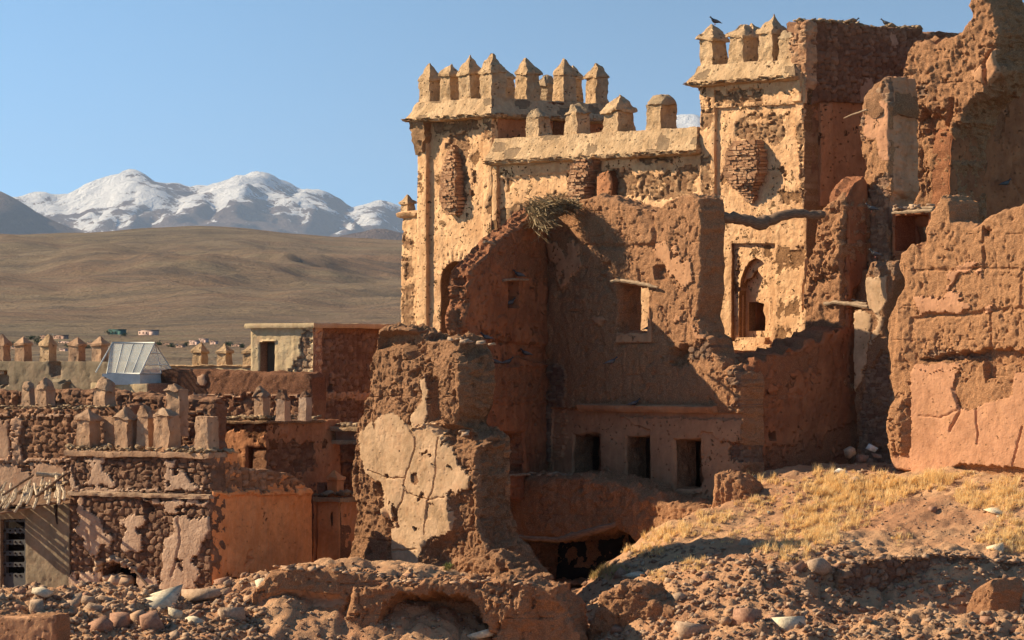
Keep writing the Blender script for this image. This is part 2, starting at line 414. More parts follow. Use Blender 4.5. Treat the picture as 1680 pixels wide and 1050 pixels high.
def wall_mat(name, earth=(.30, .15, .085), earth2=None, plaster=(.55, .36, .20), plaster2=None, stone=(.26, .15, .10), stone2=None,
             chips=0.0, eb=.03, pb=.006, chipcol=None, speck=.5, washes=None):
    m = NT(name); m.co = m.N.new('ShaderNodeNewGeometry').outputs['Position']; earth2 = earth2 or vm(earth, .6); plaster2 = plaster2 or vm(plaster, .78); stone2 = stone2 or vm(stone, 1.9); chipcol = chipcol or vm(earth, 1.1)
    at_ = m.N.new('ShaderNodeVertexColor'); at_.layer_name = 'm'
    sp = m.N.new('ShaderNodeSeparateColor'); m.put(sp.inputs[0], at_.outputs[0]); PL, ST, RN = sp.outputs[0], sp.outputs[1], sp.outputs[2]
    n1 = m.noise(1.1, 5, .65); n2 = m.noise(7, 6, .7); n3 = m.noise(38, 3, .7)
    # earth with pebbles and straw
    ec = m.mix(m.ramp(m.math('ADD', m.math('MULTIPLY', n1, .5), m.math('MULTIPLY', n2, .5)), .38, .62), earth2, earth)
    ec = m.mix(m.ramp(n3, .5, .68, 0, .7), ec, vm(earth, 1.5)); ec = m.mix(m.ramp(n3, .5, .34, 0, .6), ec, vm(earth2, .7))
    pv = m.vor(16); pr = m.vor(16, out='Color')
    sepc = m.N.new('ShaderNodeSeparateColor'); m.put(sepc.inputs[0], pr)
    peb = m.math('MULTIPLY', m.ramp(pv, .16, .10), m.ramp(sepc.outputs[0], .68, .72))
    ec = m.mix(m.math('MULTIPLY', peb, speck), ec, vm(earth, 2.1))
    # plaster
    pn = m.noise(1.3, 7, .7, dist=.4); pc = m.mix(m.ramp(pn, .38, .62), vm(plaster2, .85), plaster)
    pc = m.mix(m.ramp(m.noise(3.5, 5, .7, co=m.map((1.8, 1.8, .5))), .5, .72, 0, .4), pc, washes or vm(plaster, 1.3))
    pc = m.mix(m.ramp(n2, .5, .75, 0, .5), pc, vm(plaster2, .75)); pc = m.mix(m.ramp(m.noise(2.6, 5, .7), .5, .68, 0, .45), pc, vm(earth, 1.15))
    # stone
    stc = m.mix(RN, stone, stone2); stc = m.mix(m.ramp(n2, .4, .7, 0, .6), stc, vm(stone, .6))
    stc = m.mix(m.ramp(n3, .55, .8, 0, .4), stc, vm(stone2, 1.2))
    stc = m.mix(m.ramp(at_.outputs['Alpha'], .0, .6), vm(stone, .8), stc)
    col = m.mix(ST, ec, stc)
    edge_n = m.math('ADD', PL, m.math('MULTIPLY', m.math('SUBTRACT', m.noise(11, 3, .6), .5), .5))
    pf = m.ramp(edge_n, .46, .54)
    if chips > 0:
        cn = m.noise(4.2, 5, .75, dist=.6); big = m.noise(1.3, 3, .6)
        cf = m.ramp(m.math('ADD', cn, m.math('MULTIPLY', big, .5)), 1.0-chips*.28, 1.04-chips*.28)
        vv = m.vor(5.6, co=m.map((1, 1, 1.5)), rnd=.8); cf2 = m.ramp(m.math('ADD', vv, m.math('MULTIPLY', n3, .15)), .26, .20)     # the keying nicks in the old plaster
        cf = m.math('MAXIMUM', cf, m.math('MULTIPLY', cf2, m.ramp(m.noise(5.3, 3, .5), .42, .52, 0, min(.85, chips*1.9))))
        pf2 = m.math('MULTIPLY', pf, m.math('SUBTRACT', 1.0, cf))
    else: pf2 = pf
    col = m.mix(pf2, col, pc)
    if chips > 0: col = m.mix(m.math('MULTIPLY', m.math('SUBTRACT', pf, pf2), .85), col, chipcol)
    # relief
    inv = m.math('SUBTRACT', 1.0, pf2)
    eh = m.math('ADD', m.math('MULTIPLY', n2, 1.0), m.math('MULTIPLY', n3, .6))
    eh = m.math('ADD', eh, m.math('MULTIPLY', peb, .35))
    hh = m.math('MULTIPLY', eh, inv)
    hh = m.math('ADD', hh, m.math('MULTIPLY', pf2, 1.0+.2))
    b = m.bump(hh, eb*1.7)
    b = m.bump(m.math('MULTIPLY', m.math('ADD', m.noise(22, 5, .7), m.math('MULTIPLY', m.noise(5, 5, .65), 2.5)), pf2), pb*1.6, prev=b)
    return m.done(col, b)

M = {}
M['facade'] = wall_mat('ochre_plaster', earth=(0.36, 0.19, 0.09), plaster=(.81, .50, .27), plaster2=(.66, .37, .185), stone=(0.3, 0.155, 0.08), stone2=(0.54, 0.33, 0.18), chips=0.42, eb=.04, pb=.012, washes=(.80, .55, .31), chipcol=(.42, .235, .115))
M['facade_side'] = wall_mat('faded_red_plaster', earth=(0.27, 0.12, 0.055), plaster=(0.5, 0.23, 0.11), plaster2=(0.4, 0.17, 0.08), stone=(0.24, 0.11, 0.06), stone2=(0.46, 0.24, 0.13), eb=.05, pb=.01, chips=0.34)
M['coping'] = wall_mat('pale_lime_coping', earth=(0.38, 0.23, 0.13), plaster=(.62, .425, .25), plaster2=(.46, .295, .16), stone=(.30, .20, .12), stone2=(.58, .42, .26), chips=.3, eb=.035, pb=.02)
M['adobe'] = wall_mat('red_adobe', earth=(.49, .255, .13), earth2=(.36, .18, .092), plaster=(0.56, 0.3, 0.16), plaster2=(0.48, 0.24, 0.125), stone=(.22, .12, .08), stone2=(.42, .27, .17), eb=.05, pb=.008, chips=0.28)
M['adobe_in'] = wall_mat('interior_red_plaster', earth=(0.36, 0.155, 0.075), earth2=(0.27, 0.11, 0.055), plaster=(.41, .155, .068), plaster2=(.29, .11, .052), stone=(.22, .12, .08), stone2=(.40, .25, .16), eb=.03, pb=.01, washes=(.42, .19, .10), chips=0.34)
M['pillar'] = wall_mat('brown_adobe_tan_plaster', earth=(.42, .225, .12), earth2=(.30, .155, .08), plaster=(.60, .40, .245), plaster2=(0.43, 0.275, 0.155), stone=(.25, .14, .09), stone2=(.5, .34, .22), eb=.06, pb=.006, washes=(0.56, 0.39, 0.245), chips=0.14)
M['block'] = wall_mat('red_adobe_block', earth=(.50, .26, .13), earth2=(.39, .195, .095), plaster=(0.58, 0.3, 0.17), plaster2=(0.5, 0.25, 0.135), stone=(.25, .13, .08), stone2=(.5, .32, .2), eb=.04, pb=.008, chips=0.16)
M['rubble'] = wall_mat('dark_stone_masonry', earth=(0.27, 0.125, 0.07), plaster=(0.46, 0.29, 0.19), plaster2=(0.38, 0.22, 0.14), stone=(0.22, 0.105, 0.06), stone2=(0.5, 0.28, 0.165), eb=.05, pb=.008)
M['old_block'] = wall_mat('stained_plaster_masonry', earth=(0.26, 0.14, 0.085), plaster=(.56, .38, .26), plaster2=(.47, .30, .2), stone=(0.2, 0.105, 0.065), stone2=(0.42, 0.25, 0.16), eb=.06, pb=.012, washes=(0.52, 0.37, 0.26), chips=0.08)
M['orange'] = wall_mat('orange_limewash', earth=(.38, .17, .08), plaster=(0.85, 0.36, 0.14), plaster2=(0.74, 0.28, 0.10), stone=(.30, .15, .08), stone2=(.66, .36, .2), eb=.035, pb=.008, washes=(.82, .45, .24), chips=0.14)
M['yellow'] = wall_mat('yellow_plaster', earth=(.42, .25, .16), plaster=(.62, .47, .28), plaster2=(.54, .39, .22), stone=(.30, .19, .12), stone2=(.5, .35, .22), chips=.1, eb=.02, pb=.006)
M['olive'] = wall_mat('grey_olive_plaster', earth=(.30, .20, .13), plaster=(.27, .21, .14), plaster2=(.21, .16, .105), stone=(.30, .19, .12), stone2=(.5, .35, .22), eb=.02, pb=.006)
M['merlon'] = wall_mat('pinkish_merlon_plaster', earth=(.34, .18, .10), plaster=(0.5, 0.32, 0.2), plaster2=(0.4, 0.235, 0.14), stone=(0.3, 0.17, 0.1), stone2=(.6, .42, .28), chips=.2, eb=.03, pb=.01)

M['brick'] = wall_mat('thin_brick', earth=(.34, .18, .10), stone=(.38, .19, .10), stone2=(.62, .38, .22), eb=.02)
def simple(name, c1, c2, sc_=3, sv=1, bump=.01, rough=.9, spec=.2):
    m = NT(name, rough, spec); n = m.noise(sc_, 5, .65, co=m.map(sv if hasattr(sv, '__len__') else (sv,)*3))
    return m.done(m.mix(m.ramp(n, .35, .65), c2, c1), m.bump(n, bump))
M['wood'] = simple('weathered_wood', (.30, .19, .12), (.12, .075, .05), 9, (1, 1, 6), .02)
M['stick'] = simple('dry_sticks', (.46, .33, .21), (.22, .15, .10), 9, (1, 1, 4), .01)
M['twig'] = simple('nest_twigs', (.30, .24, .14), (.10, .08, .05), 12, 1, .005)
M['plank'] = simple('pale_reed_planks', (.58, .46, .32), (.34, .25, .17), 6, (5, 1, 1), .01)
M['black'] = simple('recess_shade_black', (.03, .018, .013), (.015, .01, .008), 3, 1, .02)  # shade of deep recesses put into the colour; also plain black studs and prop
M['white'] = simple('white_render', (.75, .72, .66), (.6, .56, .5), 4, 1, .01)
M['frame'] = simple('white_metal_frame', (.66, .66, .62), (.5, .5, .46), 5, 1, .001, .5, .4)
M['greyrock'] = simple('pale_rock', (.50, .35, .235), (.32, .21, .135), 6, 1, .02)
M['darkwood'] = simple('dark_door_leaf', (.13, .11, .08), (.07, .06, .045), 6, (1, 1, .3), .006)
M['grille'] = simple('grey_painted_metal', (.085, .08, .075), (.05, .047, .045), 7, 1, .002, .6, .3)

# ---------------------------------------------------------------- shared builders
def Z(ox, oy, s, *pts): return [(ox+x/s, oy+y/s) for x, y in pts]      # pixels read off an enlarged view
def R(x0, y0, x1, y1): return [(x0, y0), (x1, y0), (x1, y1), (x0, y1)]
def merlon(parent, fr, px, yb, yc, yt, inset=.3, w=.23, mat='coping', cap='pyramid', seed=0, wy=None, name='merlon', tone=.5, stone=0, capm=None, sink=.35):
    f2 = fr.off(-inset); k, zb = f2.hit(px, yb); _, zc = f2.hit(px, yc); _, zt = f2.hit(px, yt)
    mw = f2.mat() @ Matrix.Translation((k, 0, zb)) @ Matrix.Rotation(rad(rng.uniform(-2.5, 2.5)), 4, 'Z'); wy = wy or w; h = zc-zb; r = rng
    rings = [(-sink, w*1.12, wy*1.12), (h*.12, w*1.02, wy*1.02), (h*.6, w, wy, r.uniform(-.015, .015)), (h, w*.97, wy*.97)]
    if stone:
        rings = []; z = -sink
        while z < h: t = r.uniform(.04, .07); a = w*r.uniform(.86, 1.1); rings += [(z, a, wy*r.uniform(.88, 1.08)), (z+t*.8, a, wy*r.uniform(.9, 1.08))]; z += t
    o = body(name, rings, M[mat], parent, mw, n=8, noise=.030*min(1, (w/.25)**1.5), seed=seed, m=(0 if stone else 1, stone, tone), step=.05)
    H = zt-zc; cm = M[capm or mat]; q_ = random.Random(seed*7+1); mc = mw @ Matrix.Translation((0, 0, h)) @ Matrix.Rotation(rad(q_.uniform(-4, 4)), 4, 'Y'); ox, oy = q_.uniform(-.2, .2)*w, q_.uniform(-.2, .2)*w; H *= q_.uniform(.9, 1.04); tp = q_.uniform(.05, .22)
    if cap == 'pyramid':
        cr = [(-.03, w*1.0, wy*1.0), (-.02, w*1.2, wy*1.2), (.04, w*1.2, wy*1.2), (H*.5, w*.66, wy*.66, ox*.5, oy*.5), (H*.9, w*tp*1.3, wy*tp*1.3, ox, oy), (H, w*tp*.6, wy*tp*.6, ox, oy)]
        body('cap', cr, cm, o, mc, n=8, noise=.034*min(1, (w/.25)**1.5), seed=seed+3, m=(1, 0, tone), step=.04)
    elif cap == 'dome':
        cr = [(-.03, w*1.0, wy*1.0), (-.02, w*1.15, wy*1.15), (.05, w*1.15, wy*1.15), (H*.55, w*.9, wy*.9), (H*.85, w*.5, wy*.5), (H, w*.2, wy*.2)]
        body('cap', cr, cm, o, mc, n=6, noise=.04, seed=seed+3, m=(0, 1, tone), step=.05, power=3)
    elif cap == 'stub':
        cr = [(-.03, w*1.0, wy*1.0), (-.01, w*1.1, wy*1.1), (H*.4, w*.8, wy*.7, -.03), (H, w*.35, wy*.4, -.05)]
        body('cap', cr, cm, o, mc, n=6, noise=.05, seed=seed+3, m=(0, 1, tone), step=.05)
    return o
def skirt(name, parent, fr, pxa, pxb, y0, y1, zlo, zhi, flare, mat='coping', inset=0.0, seed=0, taper=.1, crumbs=120, step=.07, sides='fr'):
    """weathered drip course that flares out and down round the rectangle pxa..pxb by y0..y1 (depth)"""
    ka = fr.hit(pxa, 500)[0]; kb = fr.hit(pxb, 500)[0]
    hx, hy = (kb-ka)/2, (y1-y0)/2; cx, cy = (ka+kb)/2, (y0+y1)/2
    H = zhi-zlo
    rings = [(-.10, hx+flare*.35, hy+flare*.35, cx, cy), (-.07, hx+flare*.92, hy+flare*.92, cx, cy), (-.01, hx+flare*1.02, hy+flare*1.02, cx, cy), (.05, hx+flare*.92, hy+flare*.92, cx, cy),
             (H*.5, hx+flare*.42, hy+flare*.42, cx, cy), (H, hx-inset, hy-inset, cx, cy), (H+.01, hx-inset-.45, hy-inset-.45, cx, cy)]
    n = max(8, int(max(hx, hy)*2/step))
    V, Q, Tt = loft(refine(rings, step), n, noise=.022, seed=seed)
    d1, d2, idn = worley(np.c_[V[:, 0]*2.6+V[:, 1]*1.7, V[:, 2]*4+V[:, 1]*1.1], seed)
    c = np.array([cx, cy, 0]); dr = V-c; dr[:, 2] = 0; dr /= np.linalg.norm(dr, axis=1)[:, None]+1e-6
    V = V+dr*(.04*(idn-.5)*np.clip((d2-d1)*4, 0, 1))[:, None]
    a = np.c_[(idn > .1).astype(float), (idn <= .1).astype(float), idn]
    parts = [(V, Q, Tt, a)]; r = random.Random(seed)
    P = []
    for _ in range(crumbs):                   # thin slates poking out of the eaves
        t = r.random(); f = r.choice(sides)
        if f == 'f': x = cx-hx-flare+2*(hx+flare)*t; y = cy-hy-flare*.9
        else: x = cx+hx+flare*.9; y = cy-hy-flare+2*(hy+flare)*t
        P.append((x, y, r.uniform(-.06, .03)))
    for p in P:
        Vs, Ts = r.choice(FLATS); s_ = r.uniform(.05, .13); Rm = rotm(0, 0, r.uniform(0, 6.28))
        parts.append(((Vs*s_*np.array((1.2, 1, .55)))@Rm.T+np.array(p), np.zeros((0, 4), int), Ts, (.8 if r.random() < .6 else 0, 0, r.random())))
    V, Q, Tt, a = merge(parts)
    return link(name, mesh_np(name, V, Q, Tt, a, True, 40), M[mat], parent, fr.mat() @ Matrix.Translation((0, 0, zlo)))
def brick_stub(name, parent, fr, prof, depth, mat='rubble', seed=0, yc=0.0, c=2):
    """prof: list of (y pixel, x-left, x-right, depth factor): ragged courses of brick sticking out of the wall"""
    r = random.Random(seed); parts = []
    pts = [(fr.hit(xl, y), fr.hit(xr, y), df) for y, xl, xr, df in prof]
    for (a0, b0, d0), (a1, b1, d1) in zip(pts, pts[1:]):
        z = a0[1]; zend = a1[1]
        while z > zend:
            t = (a0[1]-z)/(a0[1]-zend+1e-6); h = r.uniform(.045, .075)
            xa = a0[0]+(a1[0]-a0[0])*t+r.uniform(-.03, .05); xb = b0[0]+(b1[0]-b0[0])*t-r.uniform(-.03, .05); d = (d0+(d1-d0)*t)*depth*r.uniform(.9, 1.05)
            x = xa
            while x < xb-.03:
                bw = min(r.uniform(.09, .22), xb-x); dd = d*r.uniform(.86, 1.04)*(1-.35*abs((x+bw/2-(xa+xb)/2)/((xb-xa)/2+1e-6))**3)
                V, Q, Tt = loft(refine([(0, bw/2-.004, dd/2+.1), (h*.86, bw/2-.004, dd/2+.1)], .04), 3, noise=.016, seed=r.random()*90)
                V = V+np.array((x+bw/2, -dd/2+.1, z-h)); parts.append((V, Q, Tt, (0, 1, r.random()))); x += bw
            V, Q, Tt = loft([(0, (xb-xa)/2-.03, d/2+.06), (h, (xb-xa)/2-.03, d/2+.06)], 4, noise=.01, seed=r.random()*90)
            V = V+np.array(((xa+xb)/2, -d/2+.12, z-h)); parts.append((V, Q, Tt, (0, 0, .3)))
            z -= h
    return from_parts(name, parts, M[mat], parent, fr.mat(), True)
def crumbs(name, parent, fr, line, depth, n, smin, smax, mat, seed=0, shapes=None, y0=0.0, lift=.02, tilt=.35, spread=.04):
    """loose stones lying along a wall top (line in pixels)"""
    r = random.Random(seed); H = [fr.hit(*p) for p in line]; pts = []
    L = [math.dist(a, b) for a, b in zip(H, H[1:])]; tot = sum(L)
    for _ in range(n):
        t = r.random()*tot; i = 0
        while i < len(L)-1 and t > L[i]: t -= L[i]; i += 1
        a, b = H[i], H[i+1]; u = t/L[i]
        pts.append((a[0]+(b[0]-a[0])*u, y0+r.random()*depth, a[1]+(b[1]-a[1])*u+lift+r.uniform(-1, 1)*spread))
    return tag(from_parts(name, scatter_parts(pts, r, shapes or FLATS, smin, smax, tilt), M[mat], parent, fr.mat()), kind='stuff')

# ---------------------------------------------------------------- the kasbah front: two towers and the wall between
FU = Frame(1322, 104.0, UA)
def zat(fr, px, py): return fr.hit(px, py)[1]

# left tower
lt = thing('kasbah_tower', FU.world(FU.hit(745, 590)[0], 2, -4.5), 'square ochre battlemented tower at the left end of the kasbah front, with an arched niche', 'tower', 'towers of the kasbah')
z1 = lambda *p: Z(640, 60, 3.09, *p)
z8 = lambda *p: Z(640, 280, 3.75, *p)
niche = [(722, 560), (722, 462), (725, 446), (733, 434), (744, 428), (757, 429), (768, 437), (776, 450), (780, 465), (780, 560)]
slab('front_wall', FU.off(-.14), [(686, 186), (806, 176), (806, 640), (686, 640)], .9, M['facade'], lt, holes=[niche], base=(1, 0), rough=.35, edge=.01, rnd=.02, seed=1, cell=.05,
     feats=[('stone', z1((205, 425), (455, 400), (470, 470), (330, 490), (215, 500)), {'h': -.03}),
            ('stone', z1((290, 500), (390, 490), (400, 560), (380, 900), (290, 900), (280, 560)), {'h': -.05, 'c': 2}),
            ('earth', z1((400, 590), (450, 580), (450, 660), (400, 650)), {'h': -.03}),
            ('earth', z1((215, 780), (240, 770), (245, 805), (218, 810)), {'h': -.12}),
            ('earth', z1((395, 770), (435, 780), (430, 815), (400, 812)), {'h': -.12}),
            ('earth', z1((235, 710), (280, 705), (280, 750), (240, 750)), {'h': -.03}),
            ('earth', z1((415, 680), (440, 680), (435, 750), (415, 745)), {'h': -.06})]
     + [('crack', [(744+math.cos(t)*29+2, 462-math.sin(t)*32), (744+math.cos(t)*44+2, 462-math.sin(t)*50)], {'w': .025, 'd': .035}) for t in [0.5+i*.19 for i in range(12)]])
slab('pilaster', FU, [(684, 200), (698.5, 198), (698.5, 640), (684, 640)], .25, M['facade'], lt, base=(1, 0), rough=.3, edge=.01, rnd=.02, seed=2, cell=.05, spl=1,
     feats=[('earth', z1((135, 700), (160, 690), (165, 800), (135, 810)), {'h': -.02})])
body('capital', [(0, .18, .1), (.15, .2, .14), (.5, .26, .2), (.9, .3, .25), (1.0, .32, .25)], M['facade'], lt, FU.off(-.05).mat() @ Matrix.Translation((FU.hit(691, 300)[0], 0, zat(FU, 691, 252))), noise=.05, seed=3, m=(0, 1, .6))
slab('pilaster', FU, [(792, 190), (806, 188), (806, 640), (792, 640)], .25, M['facade'], lt, base=(1, 0), rough=.5, edge=.02, rnd=.03, seed=4, cell=.05, spl=.6,
     feats=[('stone', z1((470, 400), (515, 390), (510, 560), (470, 540)), {'h': .0}), ('earth', z1((490, 820), (515, 820), (515, 900), (490, 900)), {})])
slab('niche_back', FU.off(-.5), R(700, 420, 800, 640), .3, M['facade'], lt, base=(1, 0), rough=.6, edge=.01, rnd=.0, seed=5, cell=.06,
     feats=[('earth', [(700, 500), (760, 490), (745, 470), (800, 460), (800, 640), (700, 640)], {'h': -.02})])
brick_stub('bracket', lt, FU.off(-.14), [(238, 742, 748, .3), (258, 737, 755, .6), (290, 733, 760, .9), (325, 732, 762, 1.0), (340, 736, 760, .9), (352, 742, 758, .5)], .36, 'brick', 5)
FS = FU.cross(806, VA)
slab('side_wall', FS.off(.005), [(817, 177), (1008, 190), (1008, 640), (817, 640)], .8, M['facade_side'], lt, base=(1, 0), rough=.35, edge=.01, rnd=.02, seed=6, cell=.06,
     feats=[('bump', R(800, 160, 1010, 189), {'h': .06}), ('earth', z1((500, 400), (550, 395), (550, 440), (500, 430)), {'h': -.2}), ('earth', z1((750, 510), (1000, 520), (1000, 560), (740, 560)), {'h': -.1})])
zl = zat(FU, 806, 188); zh = zat(FU, 806, 160)
hyT = FS.hit(1000, 200)[0]
slab('rear_core', Frame(700, FU.depth(700)+3.2, UA), [(735, 175), (900, 165), (900, 300), (735, 300)], .6, M['facade_side'], lt, base=(1, 0), rough=.3, cell=.12, seed=7)
skirt('cornice', lt, FU, 684, 806, 0, hyT, zl, zh, .27, seed=8, crumbs=150, step=.07)
def tower_merlon(i, j, yb, yc, yt, **kw):      # i along the front, j back along the side, metres from the front right corner
    k0 = FU.hit(806, 500)[0]-.28-i; p = FU.world(k0, .3+j, 0); px = CX+F*p.x/p.y
    f = Frame(px, p.y, UA); return merlon(lt, f, px, yb, yc, yt, inset=0, **kw)
tower_merlon(2.62, 0, 160, 132, 107, seed=10, tone=.6); tower_merlon(1.78, 0, 158, 125, 103, seed=11, stone=0, w=.20); tower_merlon(.92, 0, 156, 122, 91, seed=12)
tower_merlon(0, 0, 155, 119, 88, seed=13, w=.25)
tower_merlon(0, 1.32, 154, 122, 93, seed=14, w=.24); tower_merlon(0, 2.72, 156, 123, 97, seed=15, w=.22); tower_merlon(-.02, 3.95, 160, 127, 101, seed=16, w=.23)
tower_merlon(.95, 3.9, 160, 130, 107, seed=17, w=.20); tower_merlon(2.62, 2.75, 155, 130, 108, seed=18, w=.22)
tower_merlon(2.0, 3.9, 158, 140, 126, seed=19, cap='stub', w=.2, stone=1); tower_merlon(2.62, 1.35, 158, 128, 108, seed=20, w=.2)

# wall between the towers
cw = thing('curtain_wall', FU.world(FU.hit(980, 590)[0], 1, -4), 'ochre plastered curtain wall with a pale sloping coping between the two towers', 'wall')
slab('wall_face', FU.off(-.16), [(800, 250), (1152, 232), (1152, 640), (800, 640)], .7, M['facade'], cw, base=(1, 0), rough=.45, edge=.01, rnd=.0, seed=21, cell=.055,
     feats=[('bump', [(800, 250), (1152, 232), (1152, 250), (1108, 252), (1108, 268), (1035, 268), (1035, 258), (1035, 276), (820, 292), (800, 292)], {'h': .05}),
            ('stone', z1((1220, 600), (1450, 595), (1450, 640), (1260, 645)), {'h': -.10}),
            ('stone', z1((960, 640), (1080, 640), (1100, 820), (940, 830), (900, 780)), {'h': -.02}),
            ('stone', z1((1090, 690), (1200, 680), (1260, 700), (1420, 690), (1560, 640), (1560, 800), (1400, 830), (1150, 820), (1110, 760)), {'h': -.04}),
            ('stone', z1((540, 900), (640, 840), (720, 830), (740, 800), (860, 790), (940, 800), (940, 900), (520, 1040)), {'h': -.02}),
            ('earth', z1((600, 720), (640, 710), (620, 770), (590, 780)), {}), ('earth', z1((685, 740), (700, 735), (702, 790), (686, 790)), {'h': -.08}),
            ('earth', z1((1370, 650), (1385, 650), (1385, 820), (1370, 820)), {'h': -.07})])
slab('pilaster', FU.off(-.02), [(806.5, 262), (814, 262), (814, 520), (806.5, 520)], .2, M['facade'], cw, base=(1, 0), rough=.3, edge=.02, rnd=.02, seed=22, cell=.05, spl=1,
     feats=[('earth', [(800, 360), (820, 350), (820, 460), (800, 460)], {'h': -.02})])
brick_stub('brick_stub', cw, FU.off(-.16), [(258, 955, 990, .9), (275, 950, 984, 1.0), (300, 945, 975, 1.0), (325, 944, 972, .9), (342, 955, 968, .5)], .42, 'brick', 6)
slab('window_jamb', FU.off(.05), [(978, 285), (998, 280), (1002, 300), (1000, 330), (978, 332)], .3, M['facade_side'], cw, base=(1, 0), rough=.4, edge=.02, seed=23, cell=.05)
zl = zat(FU, 1148, 247); zh = zat(FU, 1148, 208)
skirt('coping', cw, FU, 812, 1144, 0, .95, zl, zh, .22, seed=24, crumbs=130, sides='f')
merlon(cw, FU, 884, 223, 192, 180, inset=.35, seed=25, cap='stub', w=.23, tone=.7, sink=.3)
merlon(cw, FU, 947, 218, 186, 172, inset=.35, seed=26, cap='stub', w=.24, tone=.7, sink=.3)
merlon(cw, FU, 1015, 214, 184, 151, inset=.35, seed=27, w=.29, tone=.7, sink=.3)
merlon(cw, FU, 1086, 208, 172, 153, inset=.35, seed=28, cap='dome', w=.29, tone=.7, sink=.3)

# right tower
rt = thing('kasbah_tower', FU.world(FU.hit(1235, 590)[0], 2, -4), 'taller ochre tower on the right with a pointed blind arch low in its front', 'tower', 'towers of the kasbah')
z2 = lambda *p: Z(1100, 0, 2.897, *p)
zb = lambda *p: Z(1140, 370, 4.565, *p)
arch_panel = zb((285, 130), (600, 130), (600, 420), (560, 860), (290, 860), (280, 530))
slab('front_wall', FU.off(-.10), [(1149, 130), (1321.5, 118), (1321.5, 650), (1149, 650)], 1.0, M['facade'], rt, base=(1, 0), rough=.45, edge=.012, rnd=.02, seed=31, cell=.045,
     holes=[[(1199, 399), (1271, 399), (1271, 470), (1262, 560), (1199, 560)]],
     feats=[('stone', z2((180, 440), (420, 415), (430, 500), (200, 510)), {'h': .04}),
            ('bump', [(1149, 118), (1322, 110), (1322, 170), (1255, 171), (1255, 145), (1149, 150)], {'h': .10}),
            ('bump', [(1306, 120), (1322, 118), (1322, 350), (1314, 330), (1310, 240), (1306, 200)], {'h': .08}),
            ('stone', z2((350, 540), (560, 540), (570, 640), (520, 700), (330, 680), (300, 600)), {'h': -.03}),
            ('bump', z2((360, 570), (480, 562), (480, 588), (360, 592)), {'h': .05, 'pl': 1, 'st': 0}),
            ('stone', z2((600, 600), (640, 560), (640, 1000), (620, 800)), {'h': -.03, 'c': 2}),
            ('earth', z2((240, 800), (300, 780), (290, 880), (240, 880)), {}), ('earth', z2((500, 800), (560, 780), (550, 840)), {'h': -.06}),
            ('earth', z2((480, 900), (620, 880), (630, 960), (520, 960)), {}),
            ('earth', zb((600, 160), (700, 150), (700, 360), (600, 370)), {'h': -.02}), ('earth', zb((700, 200), (820, 160), (820, 330), (720, 330)), {'h': -.04}),
            ('earth', zb((620, 560), (760, 540), (780, 690), (620, 690)), {'h': -.015}), ('earth', zb((600, 760), (740, 760), (740, 900), (600, 900)), {'h': -.03}),
            ('crack', zb((828, 240), (822, 400), (808, 520), (815, 640)), {'w': .02, 'd': .06})])
slab('arch_panel', FU.off(-.22), [(1195, 395), (1276, 395), (1276, 565), (1195, 565)], .3, M['facade'], rt, base=(1, 0), rough=.25, edge=.004, rnd=.0, seed=32, cell=.03,
     holes=[zb((325, 850), (330, 520), (345, 400), (370, 330), (405, 270), (455, 240), (505, 265), (545, 330), (560, 400), (562, 520), (560, 850))],
     feats=[('earth', zb((520, 140), (600, 140), (600, 360), (540, 300)), {'h': -.02}), ('stone', zb((296, 160), (345, 160), (335, 520), (296, 520)), {'h': -.0})])
slab('arch_moulding', FU.off(-.36), zb((300, 870), (310, 300), (450, 220), (600, 300), (590, 870)), .2, M['facade'], rt, base=(1, 0), rough=.1, edge=.004, rnd=.0, seed=33, cell=.03,
     holes=[zb((358, 850), (358, 520), (362, 440), (385, 400), (425, 390), (440, 350), (465, 330), (468, 300), (475, 345), (500, 380), (530, 410), (550, 450), (552, 520), (552, 850))])
slab('arch_back', FU.off(-.48), zb((300, 900), (300, 200), (600, 200), (600, 900)), .25, M['facade'], rt, base=(1, 0), rough=.15, edge=.004, rnd=.0, seed=34, cell=.03,
     holes=[zb((400, 575), (470, 572), (520, 585), (510, 640), (530, 690), (525, 790), (400, 790))])
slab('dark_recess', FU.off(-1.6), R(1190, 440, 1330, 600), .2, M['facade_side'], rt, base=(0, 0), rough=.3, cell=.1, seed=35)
slab('recess_jamb', FU.off(-.75), [(1210, 485), (1239, 485), (1239, 560), (1210, 560)], .5, M['facade_side'], rt, base=(1, 0), rough=.2, cell=.06, seed=36, spl=1)
body('arch_sill', [(0, .8, .28), (.12, .78, .26), (.14, .55, .2), (.32, .5, .18)], M['facade'], rt, FU.off(-.15).mat() @ Matrix.Translation((FU.hit(1232, 500)[0], 0, zat(FU, 1232, 574))), n=8, noise=.03, seed=37, m=(.7, 0, .6))
slab('pilaster', FU, [(1148, 138), (1171.5, 136), (1171.5, 640), (1148, 640)], .3, M['facade'], rt, base=(1, 0), rough=.35, edge=.015, rnd=.02, seed=38, cell=.05, spl=1,
     feats=[('stone', z2((140, 520), (200, 520), (195, 630), (140, 620)), {'h': -.04, 'c': 2}), ('stone', z2((140, 740), (200, 740), (200, 960), (140, 960)), {'h': -.03, 'c': 2}),
            ('stone', z2((140, 470), (200, 460), (200, 520), (140, 520)), {})])
slab('panel_head', FU.off(.0), z2((140, 390), (640, 360), (640, 490), (205, 512), (140, 512)), .28, M['facade'], rt, base=(1, 0), rough=.3, edge=.015, rnd=.03, seed=39, cell=.05, spl=.5,
     feats=[('stone', z2((170, 450), (400, 430), (450, 430), (450, 500), (170, 500)), {'h': -.05}), ('stone', z2((270, 415), (420, 405), (425, 440), (275, 445)), {'h': -.12})])
